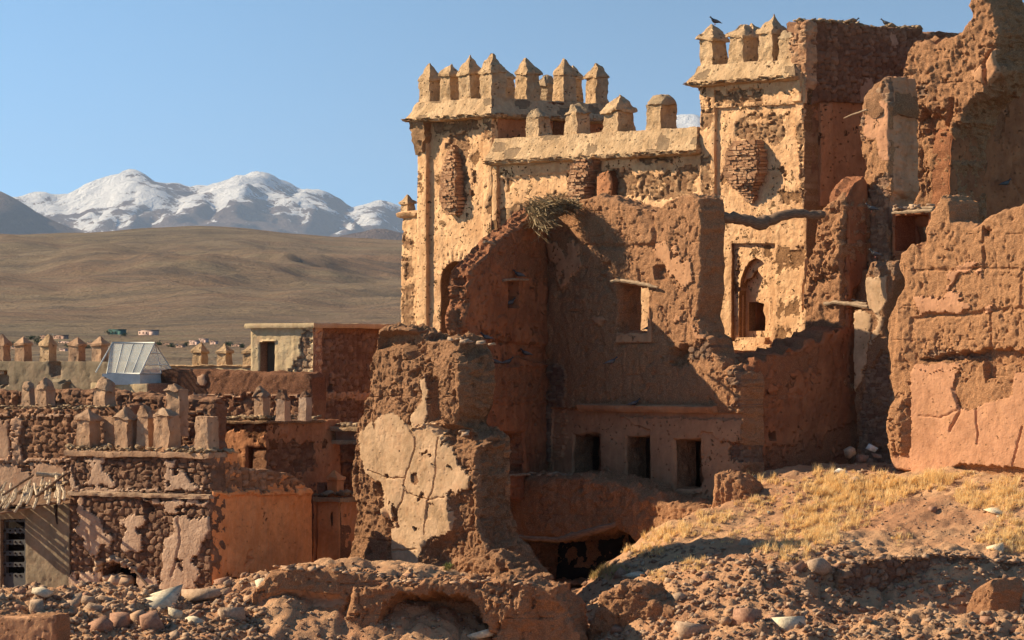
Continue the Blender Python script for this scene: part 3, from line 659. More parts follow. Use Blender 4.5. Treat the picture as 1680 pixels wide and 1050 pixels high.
brick_stub('bracket', rt, FU.off(-.10), [(232, 1212, 1252, .8), (250, 1204, 1258, 1.), (285, 1202, 1258, 1.), (298, 1208, 1252, 1.0), (306, 1210, 1246, .8), (318, 1222, 1244, .5), (330, 1228, 1238, .3)], .42, 'brick', 7)
zl = zat(FU, 1148, 137); zh = zat(FU, 1148, 108)
skirt('cornice', rt, FU, 1147, 1303, 0, 1.4, zl, zh, .27, seed=40, crumbs=110, sides='f')
merlon(rt, FU, 1170, 107, 66, 40, inset=.3, w=.255, seed=41, tone=.6); merlon(rt, FU, 1220, 105, 61, 37, inset=.3, w=.27, seed=42, tone=.55)
merlon(rt, FU, 1267, 101, 55, 25, inset=.3, w=.255, seed=43, tone=.6); merlon(rt, FU, 1237, 103, 60, 37, inset=1.2, w=.2, seed=44, tone=.6)
merlon(rt, FU, 1299, 99, 62, 48, inset=.3, w=.24, cap='stub', seed=45, tone=.6)
RS = FU.cross(1322, VA)
slab('stone_upper_wall', RS.off(.01), z2((672, 100), (720, 100), (850, 112), (900, 112), (960, 130), (1100, 133), (1200, 138), (1205, 158), (1300, 150), (1400, 160), (1550, 150), (1900, 190), (1900, 520), (1500, 515), (930, 490), (720, 480), (672, 500)), .9, M['rubble'], rt,
     base=(0, 1), rough=.6, edge=.05, rnd=.04, seed=46, cell=.045,
     feats=[('patch', z2((900, 380), (960, 370), (985, 430), (960, 490), (905, 490)), {'h': .0, 'tone': .3}), ('patch', z2((1040, 160), (1080, 150), (1090, 250), (1060, 240)), {'h': .0})])
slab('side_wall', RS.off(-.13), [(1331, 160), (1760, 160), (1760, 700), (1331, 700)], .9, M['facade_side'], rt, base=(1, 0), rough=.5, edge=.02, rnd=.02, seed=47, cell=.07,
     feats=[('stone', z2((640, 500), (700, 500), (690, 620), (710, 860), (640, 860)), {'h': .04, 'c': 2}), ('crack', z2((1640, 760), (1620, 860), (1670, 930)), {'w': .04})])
slab('pilaster', RS.off(.0), z2((716, 490), (775, 490), (775, 980), (716, 980)), .3, M['facade_side'], rt, base=(1, 0), rough=.3, edge=.02, rnd=.04, seed=48, cell=.05, spl=1)
slab('stone_parapet_end', FU.off(.02), [(1296, 62), (1301, 60), (1303, 44), (1308, 34), (1321.5, 36), (1321.5, 150), (1315, 128), (1298, 106)], .4, M['brick'], rt, base=(0, 1), rough=1.0, edge=.05, rnd=.03, seed=49, cell=.035, feats=[('stone', R(1295, 20, 1330, 160), {'c': 2, 'h': 0})])
crumbs('loose_capstones', rt, RS, z2((640, 98), (850, 108), (960, 126), (1200, 134)), .6, 90, .05, .16, 'coping', 50)
merlon(rt, RS, 1645, 62, 46, 40, inset=.3, w=.2, seed=51, cap='stub', stone=1, tone=.6, mat='rubble')

# far corner turret, left of the left tower
ct = thing('corner_turret', at(672, 600, 118.5), 'slender brick corner turret with a small pyramid finial at the left edge of the kasbah', 'turret')
TF = Frame(670, 118.0, UA)
slab('shaft', TF, [(660, 352), (700, 350), (700, 640), (656, 640), (657, 480)], 1.0, M['facade'], ct, base=(1, 0), rough=.5, edge=.03, rnd=.04, seed=52, cell=.05,
     feats=[('stone', z8((60, 700), (150, 700), (150, 960), (60, 960)), {'c': 2, 'h': 0}), ('stone', z8((75, 370), (140, 440), (130, 480), (75, 480)), {'c': 2}), ('stone', z8((75, 530), (150, 520), (150, 640), (75, 680)), {'h': -.02})])
body('collar', [(0, .28, .3), (.06, .38, .4), (.16, .4, .42), (.2, .3, .3)], M['facade'], ct, TF.off(-.3).mat() @ Matrix.Translation((TF.hit(671, 350)[0], 0, zat(TF, 671, 358))), noise=.03, seed=53, m=(1, 0, .6))
merlon(ct, TF, 669, 352, 334, 320, inset=.3, w=.15, seed=54, tone=.5, sink=.1)

# ---------------------------------------------------------------- the ruined adobe room in the middle
R1 = Frame(1213, 98.0, UA)
room = thing('ruined_room', R1.world(R1.hit(1000, 590)[0], 0, -2.9), 'roofless red adobe room with a shaded inner corner, stick lintels and three dark openings below', 'ruin')
z3 = lambda *p: Z(640, 300, 2.916, *p)
z6 = lambda *p: Z(780, 600, 2.763, *p)
z4 = lambda *p: Z(1120, 300, 2.916, *p)
slab('back_wall', R1, [(884, 352), (915, 352), (930, 345), (945, 333), (965, 325), (985, 321), (1008, 327), (1022, 335), (1045, 338), (1058, 342), (1072, 350), (1085, 338), (1095, 330), (1110, 324), (1135, 318), (1146, 326), (1150, 345), (1149, 400),
      (1150, 470), (1146, 520), (1150, 548), (1163, 556), (1165, 578), (1180, 586), (1186, 606), (1200, 600), (1213, 612), (1213.5, 668), (1213.5, 930), (884, 930)], .8, M['adobe'], room,
     holes=[[(1013, 466), (1064, 469), (1064, 545), (1013, 545)], [(934, 713), (977, 712), (978, 776), (934, 776)], [(1021, 717), (1060, 716), (1061, 796), (1022, 797)], [(1103, 722), (1145, 722), (1145, 801), (1103, 803)]],
     rough=.95, edge=.06, rnd=.10, seed=61, cell=.028,
     feats=[('patch', z3((750, 275), (790, 265), (820, 310), (845, 350), (850, 280), (880, 262), (905, 290), (925, 400), (880, 450), (835, 510), (800, 480), (795, 400), (755, 350)), {'tone': .9, 'h': .06}),
            ('patch', z3((1275, 285), (1330, 275), (1345, 320), (1345, 285), (1375, 285), (1390, 350), (1440, 380), (1460, 480), (1400, 515), (1380, 470), (1340, 450), (1320, 390), (1265, 360)), {'h': .05}),
            ('patch', z3((970, 640), (1010, 630), (1045, 655), (1010, 690), (975, 690)), {}), ('patch', z3((1350, 630), (1390, 625), (1400, 650), (1365, 675)), {}), ('patch', z3((1450, 690), (1495, 680), (1510, 760), (1460, 770)), {}),
            ('bump', z3((1340, 790), (1420, 770), (1430, 850), (1390, 890), (1345, 870)), {'h': -.35, 's': .15, 'warp': 2}),
            ('stone', z3((1410, 770), (1540, 770), (1530, 840), (1420, 860)), {'c': 3}),
            ('bump', z3((1180, 110), (1250, 120), (1270, 160), (1230, 240), (1190, 160)), {'h': -.10, 's': .2}),
            ('bump', z3((1260, 395), (1320, 390), (1325, 470), (1275, 470)), {'h': -.16, 's': .06}), ('bump', z3((1005, 390), (1050, 370), (1055, 420), (1010, 430)), {'h': -.12, 's': .06}),
            ('crack', z3((930, 300), (1100, 310), (1250, 300)), {'w': .05, 'd': .06}), ('crack', z3((1250, 170), (1265, 260), (1255, 310)), {'w': .06, 'd': .08}), ('crack', z3((990, 260), (1000, 300)), {}),
            ('crack', z3((1190, 420), (1200, 490), (1300, 600)), {'w': .04}), ('crack', z3((1080, 560), (1030, 480), (1020, 450)), {'w': .05}),
            ('bump', [(1068, 500), (1072, 545), (1072, 562), (1012, 562), (1012, 546), (1064, 546)], {'h': .06, 'pl': 1, 'r': .2, 'warp': .3}),
            ('stone', z6((320, 0), (405, 0), (395, 440), (320, 430)), {'h': .08, 'c': 2}),
            ('bump', [(905, 669), (1213, 678), (1213, 940), (897, 940)], {'h': -.12, 'pl': 1, 'r': .25, 'warp': .2}),
            ('bump', z6((640, 230), (1195, 245), (1195, 350), (1100, 345), (1060, 300), (1015, 300), (1010, 570), (890, 640), (790, 620), (780, 290), (700, 260)), {'h': .05, 'pl': 1, 'r': .15}),
            ('bump', z6((1200, 210), (1205, 640), (1215, 640), (1215, 210)), {'h': .1, 'pl': 0}),
            ('stone', z6((1100, 350), (1215, 345), (1215, 440), (1150, 440)), {'c': 2, 'h': -.05}),
            ('stone', z6((1145, 20), (1195, 20), (1200, 210), (1150, 210)), {'c': 1, 'h': .08}),
            ('earth', z6((0, 520), (640, 480), (700, 560), (880, 640), (1100, 640), (1215, 560), (1215, 940), (0, 940)), {'h': .1, 'r': 1.2})])
body('moulding', [(-.06, 2.4, .05), (0, 2.4, .12), (.09, 2.4, .14), (.12, 2.4, .04)], M['adobe'], room, R1.off(.0).mat() @ Matrix.Translation((R1.hit(1062, 670)[0], 0, zat(R1, 1062, 672))), n=30, noise=.014, seed=62, m=(.8, 0, .6), step=.07)
slab('light_lid', R1.off(-.72), R(870, 655, 1240, 690), 1.8, M['adobe_in'], room, rough=.3, cell=.12, seed=67)  # unseen lid, added to keep daylight out of the lower openings
slab('light_baffle', R1.cross(912, VA).off(0), R(925, 640, 1010, 960), .5, M['adobe_in'], room, rough=.3, cell=.12, seed=68)  # unseen slab, added to stop sun leaking in from the left
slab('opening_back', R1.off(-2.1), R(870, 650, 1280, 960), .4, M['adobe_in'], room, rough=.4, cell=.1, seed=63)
for x0, x1, y0, y1 in ((934, 978, 712, 776), (1021, 1061, 716, 797), (1103, 1145, 722, 802)):
    f = R1.off(-.95); k0 = f.hit(x0-12, y1)[0]; k1 = f.hit(x1+22, y1)[0]; zz = zat(R1, x1, y1)
    body('opening_floor', [(-.4, (k1-k0)/2, .5), (0, (k1-k0)/2, .5)], M['adobe_in'], room, f.mat() @ Matrix.Translation(((k0+k1)/2, -.1, zz-.02)), n=8, noise=.03, seed=x0)
    f2 = Frame(x0, R1.depth(x0), VA)
    body('opening_jamb', [(-.5, .3, .09), (2.0, .3, .09)], M['adobe_in'], room, R1.off(-1.05).mat() @ Matrix.Translation((R1.hit((x0+x1)/2-4, 700)[0]-.05, 0, zz)), n=5, noise=.03, seed=x0+3, m=(1, 0, .5))
# window lintel stick and sill of the upper window
def log(name, parent, pts, rads, mat='stick', n=7, seed=0, label=None):
    r = random.Random(seed); P = []; Rr = []
    for i in range(len(pts)-1):
        a, b = Vector(pts[i]), Vector(pts[i+1]); m = max(2, int((b-a).length/.09))
        for k in range(m): P.append(a.lerp(b, k/m)+Vector((r.gauss(0, 1), r.gauss(0, 1), r.gauss(0, 1)))*rads[i]*.12); Rr.append((rads[i]+(rads[i+1]-rads[i])*k/m)*r.uniform(.84, 1.14))
    P.append(Vector(pts[-1])); Rr.append(rads[-1]*.8)
    return from_parts(name, [tube_parts(P, Rr, n)], M[mat], parent, None, True)
def pxl(fr, pts): return [fr.world(fr.hit(x, y)[0], 0, fr.hit(x, y)[1]) for x, y in pts]
log('lintel_stick', room, pxl(R1.off(.10), [(1001, 462), (1018, 460), (1045, 464), (1066, 468), (1079, 472)]), [.035, .05, .05, .045, .03], seed=1)
log('lintel_stick', room, pxl(R1.off(-.2), [(1001, 460), (1018, 458), (1045, 462), (1079, 470)]), [.04, .05, .05, .04], seed=2)

L1 = R1.cross(899, 65.0)
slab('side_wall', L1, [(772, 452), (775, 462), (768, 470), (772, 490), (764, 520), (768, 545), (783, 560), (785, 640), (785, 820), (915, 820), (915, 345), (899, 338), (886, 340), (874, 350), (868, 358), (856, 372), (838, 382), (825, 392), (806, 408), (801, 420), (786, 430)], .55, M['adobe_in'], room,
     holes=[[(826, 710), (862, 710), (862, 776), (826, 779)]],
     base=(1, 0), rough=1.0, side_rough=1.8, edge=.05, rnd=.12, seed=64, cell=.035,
     feats=[('earth', [(785, 600), (899, 600), (899, 650), (785, 655)], {'h': -.02}), ('earth', [(800, 420), (899, 380), (899, 470), (850, 450)], {'h': -.02})]+[('bump', [(x, y), (x+5, y), (x+5, y+7), (x, y+7)], {'h': -.15}) for x, y in ((800, 625), (822, 624), (846, 626), (872, 625), (806, 540), (878, 538), (880, 450), (820, 690), (878, 690))]+[('bump', [(838, 462), (855, 461), (854, 504), (838, 504)], {'h': -.30, 'warp': .2}), ('earth', z3((480, 300), (560, 260), (690, 160), (640, 260), (560, 330), (440, 440), (400, 430)), {'h': -.03}),
            ('patch', z3((515, 640), (545, 620), (565, 640), (565, 690), (515, 695)), {'tone': .9, 'h': .03}), ('patch', z3((480, 430), (520, 425), (520, 500), (490, 520)), {'h': .03}),
            ('bump', z3((450, 740), (620, 765), (760, 780), (760, 870), (625, 835), (620, 878), (450, 885)), {'h': -.10, 's': .01}),
            ('bump', R(780, 653, 900, 656), {'h': -.03}), ('bump', R(780, 662, 900, 665), {'h': -.03}), ('bump', R(780, 598, 900, 601), {'h': .03}),
            ('earth', z3((400, 690), (600, 740), (600, 780), (430, 770)), {'h': -.08})])
log('lintel_stick', room, pxl(L1.off(.06), [(825, 460), (845, 458), (867, 459)]), [.03, .03, .025], seed=3)
log('lintel_stick', room, pxl(L1.off(.05), [(794, 397), (805, 398), (812, 401)]), [.035, .04, .03], seed=4)
log('threshold', room, pxl(L1.off(.1), [(824, 781), (865, 778)]), [.03, .03], seed=5)
slab('doorway_back', Frame(826, 104.4, -38), R(800, 690, 880, 800), .3, M['adobe'], room, base=(1, 0), rough=.2, cell=.08, seed=66)

# the thick return wall that faces right, and the fin standing on it
W2 = R1.cross(1212, VA)
ret = thing('ruined_return_wall', W2.world(1.5, .4, -2.9), 'shaded orange brown adobe wall running back from the room, cracked, with a tall broken fin at its far end', 'ruin')
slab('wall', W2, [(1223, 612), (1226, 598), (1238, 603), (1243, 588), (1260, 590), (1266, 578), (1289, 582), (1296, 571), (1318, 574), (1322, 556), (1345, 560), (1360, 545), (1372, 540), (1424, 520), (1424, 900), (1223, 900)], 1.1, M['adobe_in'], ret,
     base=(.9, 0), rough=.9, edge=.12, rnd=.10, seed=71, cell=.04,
     feats=[('earth', z4((230, 820), (640, 790), (640, 900), (520, 900), (500, 1050), (400, 1050), (220, 1050)), {'h': -.03, 'r': .9}), ('crack', z4((770, 640), (710, 760), (740, 900), (700, 1000)), {'w': .04, 'd': .06}),
            ('patch', z4((650, 910), (720, 890), (730, 960), (690, 1040), (640, 1000)), {'h': .02}), ('crack', z4((560, 850), (600, 1000), (560, 1050)), {'w': .02}),
            ('crack', [(1310, 640), (1318, 680), (1305, 720)], {'w': .03}), ('bump', [(1245, 705), (1275, 705), (1275, 722), (1245, 722)], {'h': -.03, 's': .01}), ('bump', [(1263, 711), (1273, 711), (1273, 721), (1263, 721)], {'h': -.3}),
            ('earth', [(1212, 720), (1300, 730), (1380, 700), (1424, 690), (1424, 900), (1212, 900)], {'h': -.05})])
FN = W2.cross(1384, UA)
slab('fin', FN, [(1319, 620), (1320, 470), (1324, 440), (1332, 430), (1338, 395), (1341, 362), (1344, 346), (1354, 336), (1366, 330), (1382, 322), (1385, 340), (1384, 400), (1380, 440), (1378, 480), (1384, 640)], 1.0, M['adobe'], ret,
     rough=1.4, edge=.09, rnd=.10, seed=72, cell=.036, feats=[('bump', z4((650, 180), (770, 160), (770, 350), (720, 470), (600, 470), (600, 380)), {'h': .06, 's': .1, 'r': 1.6}), ('crack', z4((640, 480), (600, 560), (580, 640)), {'w': .04})])
slab('fin_flank', FN.cross(1384, VA).off(.01), [(1391, 322), (1395, 314), (1408, 298), (1418, 288), (1424, 300), (1425, 440), (1410, 470), (1400, 480), (1396, 640), (1391, 640)], .6, M['adobe_in'], ret, base=(1, 0), rough=.5, side_rough=1.5, edge=.05, rnd=.08, seed=73, cell=.045)

# the pier with the domed head, right of the gap
PQ = Frame(1459, 100.6, UA)
pq = thing('standing_pier', PQ.world(-.3, .4, -2.9), 'tall narrow adobe pier with a rubble domed top in front of the shaded wall', 'ruin')
slab('pier', PQ, z2((925, 500), (935, 470), (950, 440), (985, 410), (1000, 385), (1038, 366), (1044, 400), (1044, 900), (1020, 1020), (1040, 1110), (1030, 1300), (880, 1300), (890, 1180), (860, 1100), (880, 1000), (900, 900), (925, 800), (900, 640), (895, 560)), 1.0, M['block'], pq, spl=.9,
     rough=1.0, edge=.07, rnd=.12, side_rough=.9, seed=74, cell=.036,
     feats=[('bump', z2((930, 490), (1040, 480), (1040, 760), (1000, 760), (980, 660), (925, 660)), {'pl': 1, 'h': .03, 'r': .25}),
            ('stone', z2((895, 530), (928, 520), (930, 660), (895, 660)), {'c': 2}), ('stone', z2((870, 900), (1040, 820), (1040, 1300), (860, 1300)), {'c': 2, 'h': -.02}), ('stone', z2((930, 360), (1080, 360), (1060, 480), (930, 490)), {'c': 2})])
dq = PQ.off(-.55); k, zz = dq.hit(1462, 172)
body('domed_head', [(-.2, .6, .62, .1), (.1, .62, .62, .1), (.4, .52, .52, .08), (.62, .34, .36, .04), (.72, .14, .16)], M['pillar'], pq, dq.mat() @ Matrix.Translation((k-.12, 0, zz-.12)), n=9, noise=.045, seed=75, m=(0, 0, .5), power=3, step=.07)
log('poking_stick', pq, pxl(PQ.off(.1), [(1384, 194), (1398, 188), (1422, 180)]), [.012, .02, .025], seed=6)
PL_ = Frame(1456, 99.4, UA)
slab('lower_pier', PL_, z4((875, 440), (890, 380), (1020, 375), (1022, 460), (980, 600), (960, 700), (980, 760), (1000, 1000), (1010, 1350), (830, 1350), (820, 1000), (818, 610), (885, 600)), .9, M['pillar'], pq,
     rough=.9, edge=.04, rnd=.1, seed=76, cell=.036,
     feats=[('bump', z4((875, 450), (980, 440), (985, 560), (940, 620), (885, 600)), {'pl': 1, 'h': .05, 'r': .15}), ('patch', z4((820, 610), (915, 610), (910, 700), (880, 900), (830, 1000), (820, 1000)), {'h': .05}),
            ('patch', z4((930, 610), (970, 640), (950, 720), (900, 790), (890, 760), (925, 680)), {'h': .05, 'tone': .8}), ('stone', z4((880, 380), (1020, 375), (1020, 430), (880, 430)), {'c': 2, 'h': .03}),
            ('stone', z4((870, 900), (960, 780), (1010, 1000), (1010, 1350), (830, 1350), (840, 1010)), {'c': 2, 'h': -.05})])
slab('broken_shoulder', PL_.off(-.6), z4((740, 480), (770, 440), (830, 415), (890, 415), (890, 620), (800, 600), (720, 570)), .8, M['adobe'], pq, rough=1.8, edge=.06, rnd=.15, seed=77, cell=.045)
for i, (pts, rr) in enumerate([([(1352, 498), (1372, 496), (1395, 499), (1424, 503)], .05), ([(1358, 494), (1390, 497), (1422, 498)], .035), ([(1375, 484), (1395, 490), (1418, 499)], .015), ([(1362, 488), (1400, 492), (1424, 494)], .013)]):
    log('lintel_stick', pq, pxl(PL_.off(.05-.15*i), pts), [rr]*len(pts), seed=20+i)

# small chamber with a timber head between the pier and the great block
ch = thing('window_chamber', Frame(1500, 100.5, UA).world(0, .5, -2.9), 'fragment of a wall with a dark window under a flat stone and timber lintel', 'ruin')
CF = Frame(1500, 99.9, UA)
slab('wall', CF, [(1463, 352), (1530, 348), (1540, 420), (1540, 640), (1463, 640)], .9, M['adobe_in'], ch, base=(1, 0), rough=.5, rnd=.05, edge=.03, seed=78, cell=.05, holes=[[(1467, 354), (1522, 350), (1519, 408), (1467, 412)]])
slab('opening_back', CF.off(-.75), [(1440, 340), (1570, 340), (1570, 440), (1440, 440)], .3, M['adobe_in'], ch, base=(1, 0), rough=.3, cell=.06, seed=79, holes=[z4((1112, 210), (1160, 210), (1160, 300), (1130, 300))])
slab('recess', CF.off(-1.8), [(1440, 340), (1590, 340), (1590, 440), (1440, 440)], .3, M['black'], ch, rough=.3, cell=.1, seed=80)
log('lintel', ch, pxl(CF.off(.12), [(1464, 350), (1490, 347), (1530, 345)]), [.04, .05, .045], seed=8)
log('lintel', ch, pxl(CF.off(-.2), [(1464, 346), (1495, 343), (1532, 341)]), [.04, .05, .045], seed=9)
crumbs('lintel_stones', ch, CF, [(1466, 343), (1530, 338)], .3, 12, .08, .2, 'greyrock', 8, y0=-.15)

# the great lump with the spire behind
SP = Frame(1520, 102.6, UA)
sp = thing('ruined_spire', SP.world(.3, .6, -2.9), 'massive crumbling earth wall whose top rises into a thin spire', 'ruin')
slab('wall', SP, z2((1107, 360), (1108, 300), (1118, 262), (1140, 215), (1165, 198), (1225, 192), (1270, 200), (1290, 195), (1330, 178), (1385, 160), (1410, 120), (1425, 90), (1420, 20), (1424, -60), (1440, -140), (1480, -150), (1500, -60), (1508, 0),
      (1530, 60), (1543, 130), (1548, 240), (1558, 320), (1530, 400), (1490, 440), (1440, 470), (1400, 540), (1360, 600), (1335, 700), (1325, 1400), (1100, 1400), (1110, 900), (1150, 600), (1130, 420)), 1.3, M['adobe'], sp,
     rough=1.6, edge=.10, rnd=.2, seed=81, cell=.036,
     feats=[('patch', z2((1430, 330), (1480, 310), (1500, 330), (1495, 400), (1450, 390)), {'h': .08, 'tone': .9}), ('patch', z2((1500, 260), (1540, 230), (1582, 340), (1550, 400), (1520, 440), (1498, 330)), {'h': .08, 'tone': .9}),
            ('crack', z2((1530, 230), (1498, 300), (1500, 430)), {'w': .05, 'd': .1}), ('crack', z2((1330, 480), (1310, 600), (1330, 720)), {'w': .08, 'd': .15}),
            ('bump', z2((1180, 500), (1300, 520), (1310, 640), (1250, 700), (1190, 640)), {'h': -.25, 's': .2, 'warp': 3}),
            ('stone', z2((1120, 430), (1240, 400), (1240, 460), (1180, 470)), {'c': 1}), ('crack', z2((1400, 700), (1480, 860), (1490, 950)), {'w': .04, 'd': .08})])
slab('flank', SP.cross(1560, VA), z2((1332, 720), (1350, 640), (1400, 560), (1450, 490), (1520, 440), (1545, 330), (1548, 200), (1580, 182), (1640, 190), (1900, 190), (1900, 1400), (1325, 1400)), .6, M['adobe_in'], sp, base=(.8, 0), rough=.8, rnd=.05, edge=.04, seed=82, cell=.06,
     feats=[('stone', z2((1620, 280), (1900, 280), (1900, 400), (1620, 390)), {'c': 1}), ('bump', z2((1650, 380), (1720, 380), (1720, 410), (1650, 400)), {'h': -.25}), ('crack', z2((1640, 760), (1625, 850), (1680, 940)), {'w': .04}), ('earth', z2((1540, 500), (1600, 500), (1590, 700), (1540, 700)), {})])

# the great block at the right edge
BK = Frame(1480, 97.0, UA)
bk = thing('ruined_wall_block', BK.world(2, .5, -2.8), 'big sunlit red adobe wall block at the right edge, its lower half still plastered', 'ruin')
z7 = lambda *p: Z(1200, 600, 2.333, *p)
slab('wall', BK, [(1478, 415), (1492, 400), (1502, 402), (1508, 408), (1518, 396), (1518, 380), (1526, 352), (1534, 332), (1544, 322), (1556, 328), (1561, 345), (1563, 364), (1580, 369), (1600, 371), (1608, 366), (1625, 354), (1650, 346), (1672, 338), (1730, 325),
      (1730, 800), (1498, 790), (1496, 775), (1462, 770), (1456, 752), (1455, 735), (1452, 700), (1462, 680), (1468, 655), (1461, 630), (1458, 590), (1455, 550), (1456, 520), (1466, 500), (1476, 480), (1481, 455), (1472, 435)], 1.0, M['block'], bk,
     rough=.85, edge=.07, rnd=.12, seed=83, cell=.028,
     feats=[('patch', z4((1095, 560), (1100, 540), (1250, 550), (1260, 430), (1350, 380), (1420, 360), (1440, 390), (1390, 420), (1330, 430), (1295, 470), (1310, 520), (1380, 560), (1380, 600), (1300, 630), (1190, 620), (1110, 640)), {'h': .04, 'tone': .6}),
            ('patch', z4((1425, 590), (1485, 575), (1480, 620), (1455, 640), (1440, 610)), {'h': .05, 'tone': 1}), ('patch', z4((1390, 430), (1440, 400), (1430, 470)), {'h': .04, 'tone': .9}),
            ('crack', z4((1095, 655), (1200, 630), (1300, 636), (1470, 615), (1630, 600)), {'w': .04, 'd': .05}), ('crack', z4((1470, 615), (1475, 780)), {'w': .03}), ('crack', z4((1100, 420), (1440, 410), (1630, 415)), {'w': .03, 'd': .04}),
            ('crack', z4((1440, 210), (1440, 420)), {'w': .03}), ('crack', z4((1620, 415), (1622, 600)), {'w': .03}), ('crack', z4((1440, 330), (1460, 420)), {'w': .05}),
            ('bump', z4((1435, 215), (1480, 215), (1475, 260), (1440, 260)), {'h': -.12, 's': .05}),
            ('stone', z4((1125, 800), (1450, 800), (1460, 860), (1130, 850)), {'c': 2, 'h': -.04}),
            ('bump', z4((1470, 790), (1640, 800), (1640, 880), (1500, 880), (1490, 940), (1450, 960), (1440, 870), (1130, 860), (1120, 840)), {'h': -.22, 's': .06, 'warp': 1.5}),
            ('bump', z4((1110, 870), (1330, 860), (1325, 890), (1250, 905), (1110, 900)), {'h': .04, 'pl': 1, 'r': .2}),
            ('bump', z7((690, 20), (870, 20), (850, 90), (880, 170), (940, 165), (970, 150), (1080, 110), (1090, 30), (1240, 10), (1240, 430), (840, 430), (800, 405), (690, 420)), {'pl': 1, 'h': .05, 'r': .15}),
            ('crack', z7((850, 90), (880, 170), (840, 250)), {'w': .03, 'd': .06}), ('crack', z7((720, 190), (800, 200), (870, 170)), {'w': .02, 'd': .03}), ('crack', z7((1115, 230), (1080, 380)), {'w': .02}), ('crack', z7((940, 170), (945, 300)), {'w': .02}),
            ('bump', z7((835, 400), (880, 370), (1240, 400), (1240, 470), (850, 450)), {'h': -.15, 'pl': 0, 's': .05}),
            ('bump', z4((1020, 560), (1090, 540), (1100, 860), (1010, 860)), {'h': .06, 's': .15}), ('bump', z7((590, 120), (690, 100), (690, 350), (600, 330)), {'h': .16, 's': .25, 'r': 1.6}),
            ('bump', z7((600, 340), (685, 340), (690, 420), (600, 420)), {'pl': 1, 'h': -.02, 'r': .3})])

# ---------------------------------------------------------------- the broken pillar in front
PI_ = Frame(770, 91.4, UA)
pi_ = thing('broken_pillar', PI_.world(-1, .5, -4.9), 'massive broken adobe pillar with a large cracked sheet of tan plaster on its face', 'ruin')
z5 = lambda *p: Z(560, 520, 2.386, *p)
slab('shaft', PI_, [(598, 655), (603, 640), (601, 615), (606, 592), (613, 570), (618, 548), (628, 537), (650, 533), (668, 537), (676, 548), (690, 552), (706, 560), (722, 560), (736, 552), (748, 553), (757, 575), (766, 600), (764, 640), (757, 680), (752, 695), (760, 706), (780, 720), (784, 790), (781, 850), (800, 905), (815, 960), (815, 990), (556, 990), (562, 930), (577, 880), (582, 830), (578, 790), (582, 740), (584, 700), (592, 680)], .85, M['pillar'], pi_,
     rough=1.5, edge=.09, rnd=.18, seed=91, cell=.023,
     feats=[('bump', z5((140, 60), (300, 50), (330, 140), (280, 170), (240, 120), (140, 130)), {'h': -.25, 's': .1}),
            ('bump', z5((350, 170), (430, 110), (530, 130), (560, 300), (520, 440), (400, 440), (370, 380)), {'h': .15, 's': .25}),
            ('bump', z5((330, 420), (600, 420), (620, 500), (430, 520), (400, 480)), {'h': -.25, 's': .12}),
            ('patch', z5((72, 455), (120, 405), (205, 368), (245, 385), (262, 415), (285, 440), (330, 405), (385, 418), (398, 465), (412, 485), (455, 550), (475, 590), (508, 622), (500, 685), (450, 700), (432, 690), (425, 720), (438, 770), (448, 805), (432, 845), (370, 868), (345, 868), (316, 920), (314, 1020), (195, 1020), (192, 900), (186, 800), (155, 785), (145, 645), (92, 615), (76, 540)), {'h': .055, 'warp': .7, 'tone': .7}),
            ('patch', z5((270, 400), (320, 330), (310, 260), (330, 225), (345, 260), (340, 415), (290, 450)), {'h': .055, 'tone': .7}),
            ('crack', z5((255, 405), (275, 440), (300, 480), (285, 550), (262, 610), (250, 660), (262, 690), (345, 715), (362, 690), (370, 630), (375, 590), (360, 575)), {'w': .014, 'd': .06}),
            ('crack', z5((345, 715), (335, 780), (328, 850)), {'w': .013, 'd': .05}), ('crack', z5((205, 780), (240, 720), (250, 680)), {'w': .016, 'd': .05}), ('crack', z5((375, 590), (378, 510), (385, 470)), {'w': .016, 'd': .05}),
            ('crack', z5((110, 600), (180, 630), (250, 630)), {'w': .013, 'd': .045}), ('crack', z5((205, 915), (300, 910)), {'w': .018, 'd': .05}), ('crack', z5((345, 715), (410, 705)), {'w': .014, 'd': .04}),
            ('bump', z5((275, 615), (300, 612), (308, 650), (282, 650)), {'h': -.05, 's': .02, 'pl': 0}), ('bump', z5((340, 730), (370, 740), (360, 780), (340, 790)), {'h': -.04}),
            ('bump', z5((120, 640), (165, 640), (200, 800), (205, 1000), (180, 900), (160, 780)), {'h': -.12, 's': .1}),
            ('bump', z5((340, 220), (400, 240), (400, 420), (345, 420)), {'h': -.14, 's': .12}),
            ('bump', z5((420, 700), (520, 700), (530, 900), (470, 960), (320, 1000), (330, 900), (430, 840)), {'h': -.16, 's': .2})])
slab('rear_shoulder', PI_.off(-.80), [(735, 712), (762, 703), (775, 712), (786, 722), (789, 745), (787, 780), (790, 815), (788, 838), (798, 862), (806, 885), (826, 905), (840, 930), (858, 958), (862, 1000), (735, 1000)], .9, M['adobe'], pi_, rough=1.7, edge=.09, rnd=.12, seed=92, cell=.03)
slab('foot', PI_.off(.35), [(690, 1000), (735, 975), (762, 925), (800, 905), (822, 915), (846, 935), (870, 950), (885, 1000)], .6, M['pillar'], pi_, rough=1.7, edge=.10, rnd=.2, seed=93, cell=.035)
crumbs('cap_stones', pi_, PI_, z5((400, 100), (440, 92), (530, 115)), .6, 16, .05, .12, 'greyrock', 21)
crumbs('cap_stones', pi_, PI_.off(.0), z5((420, 452), (480, 455)), .3, 5, .08, .16, 'greyrock', 22)

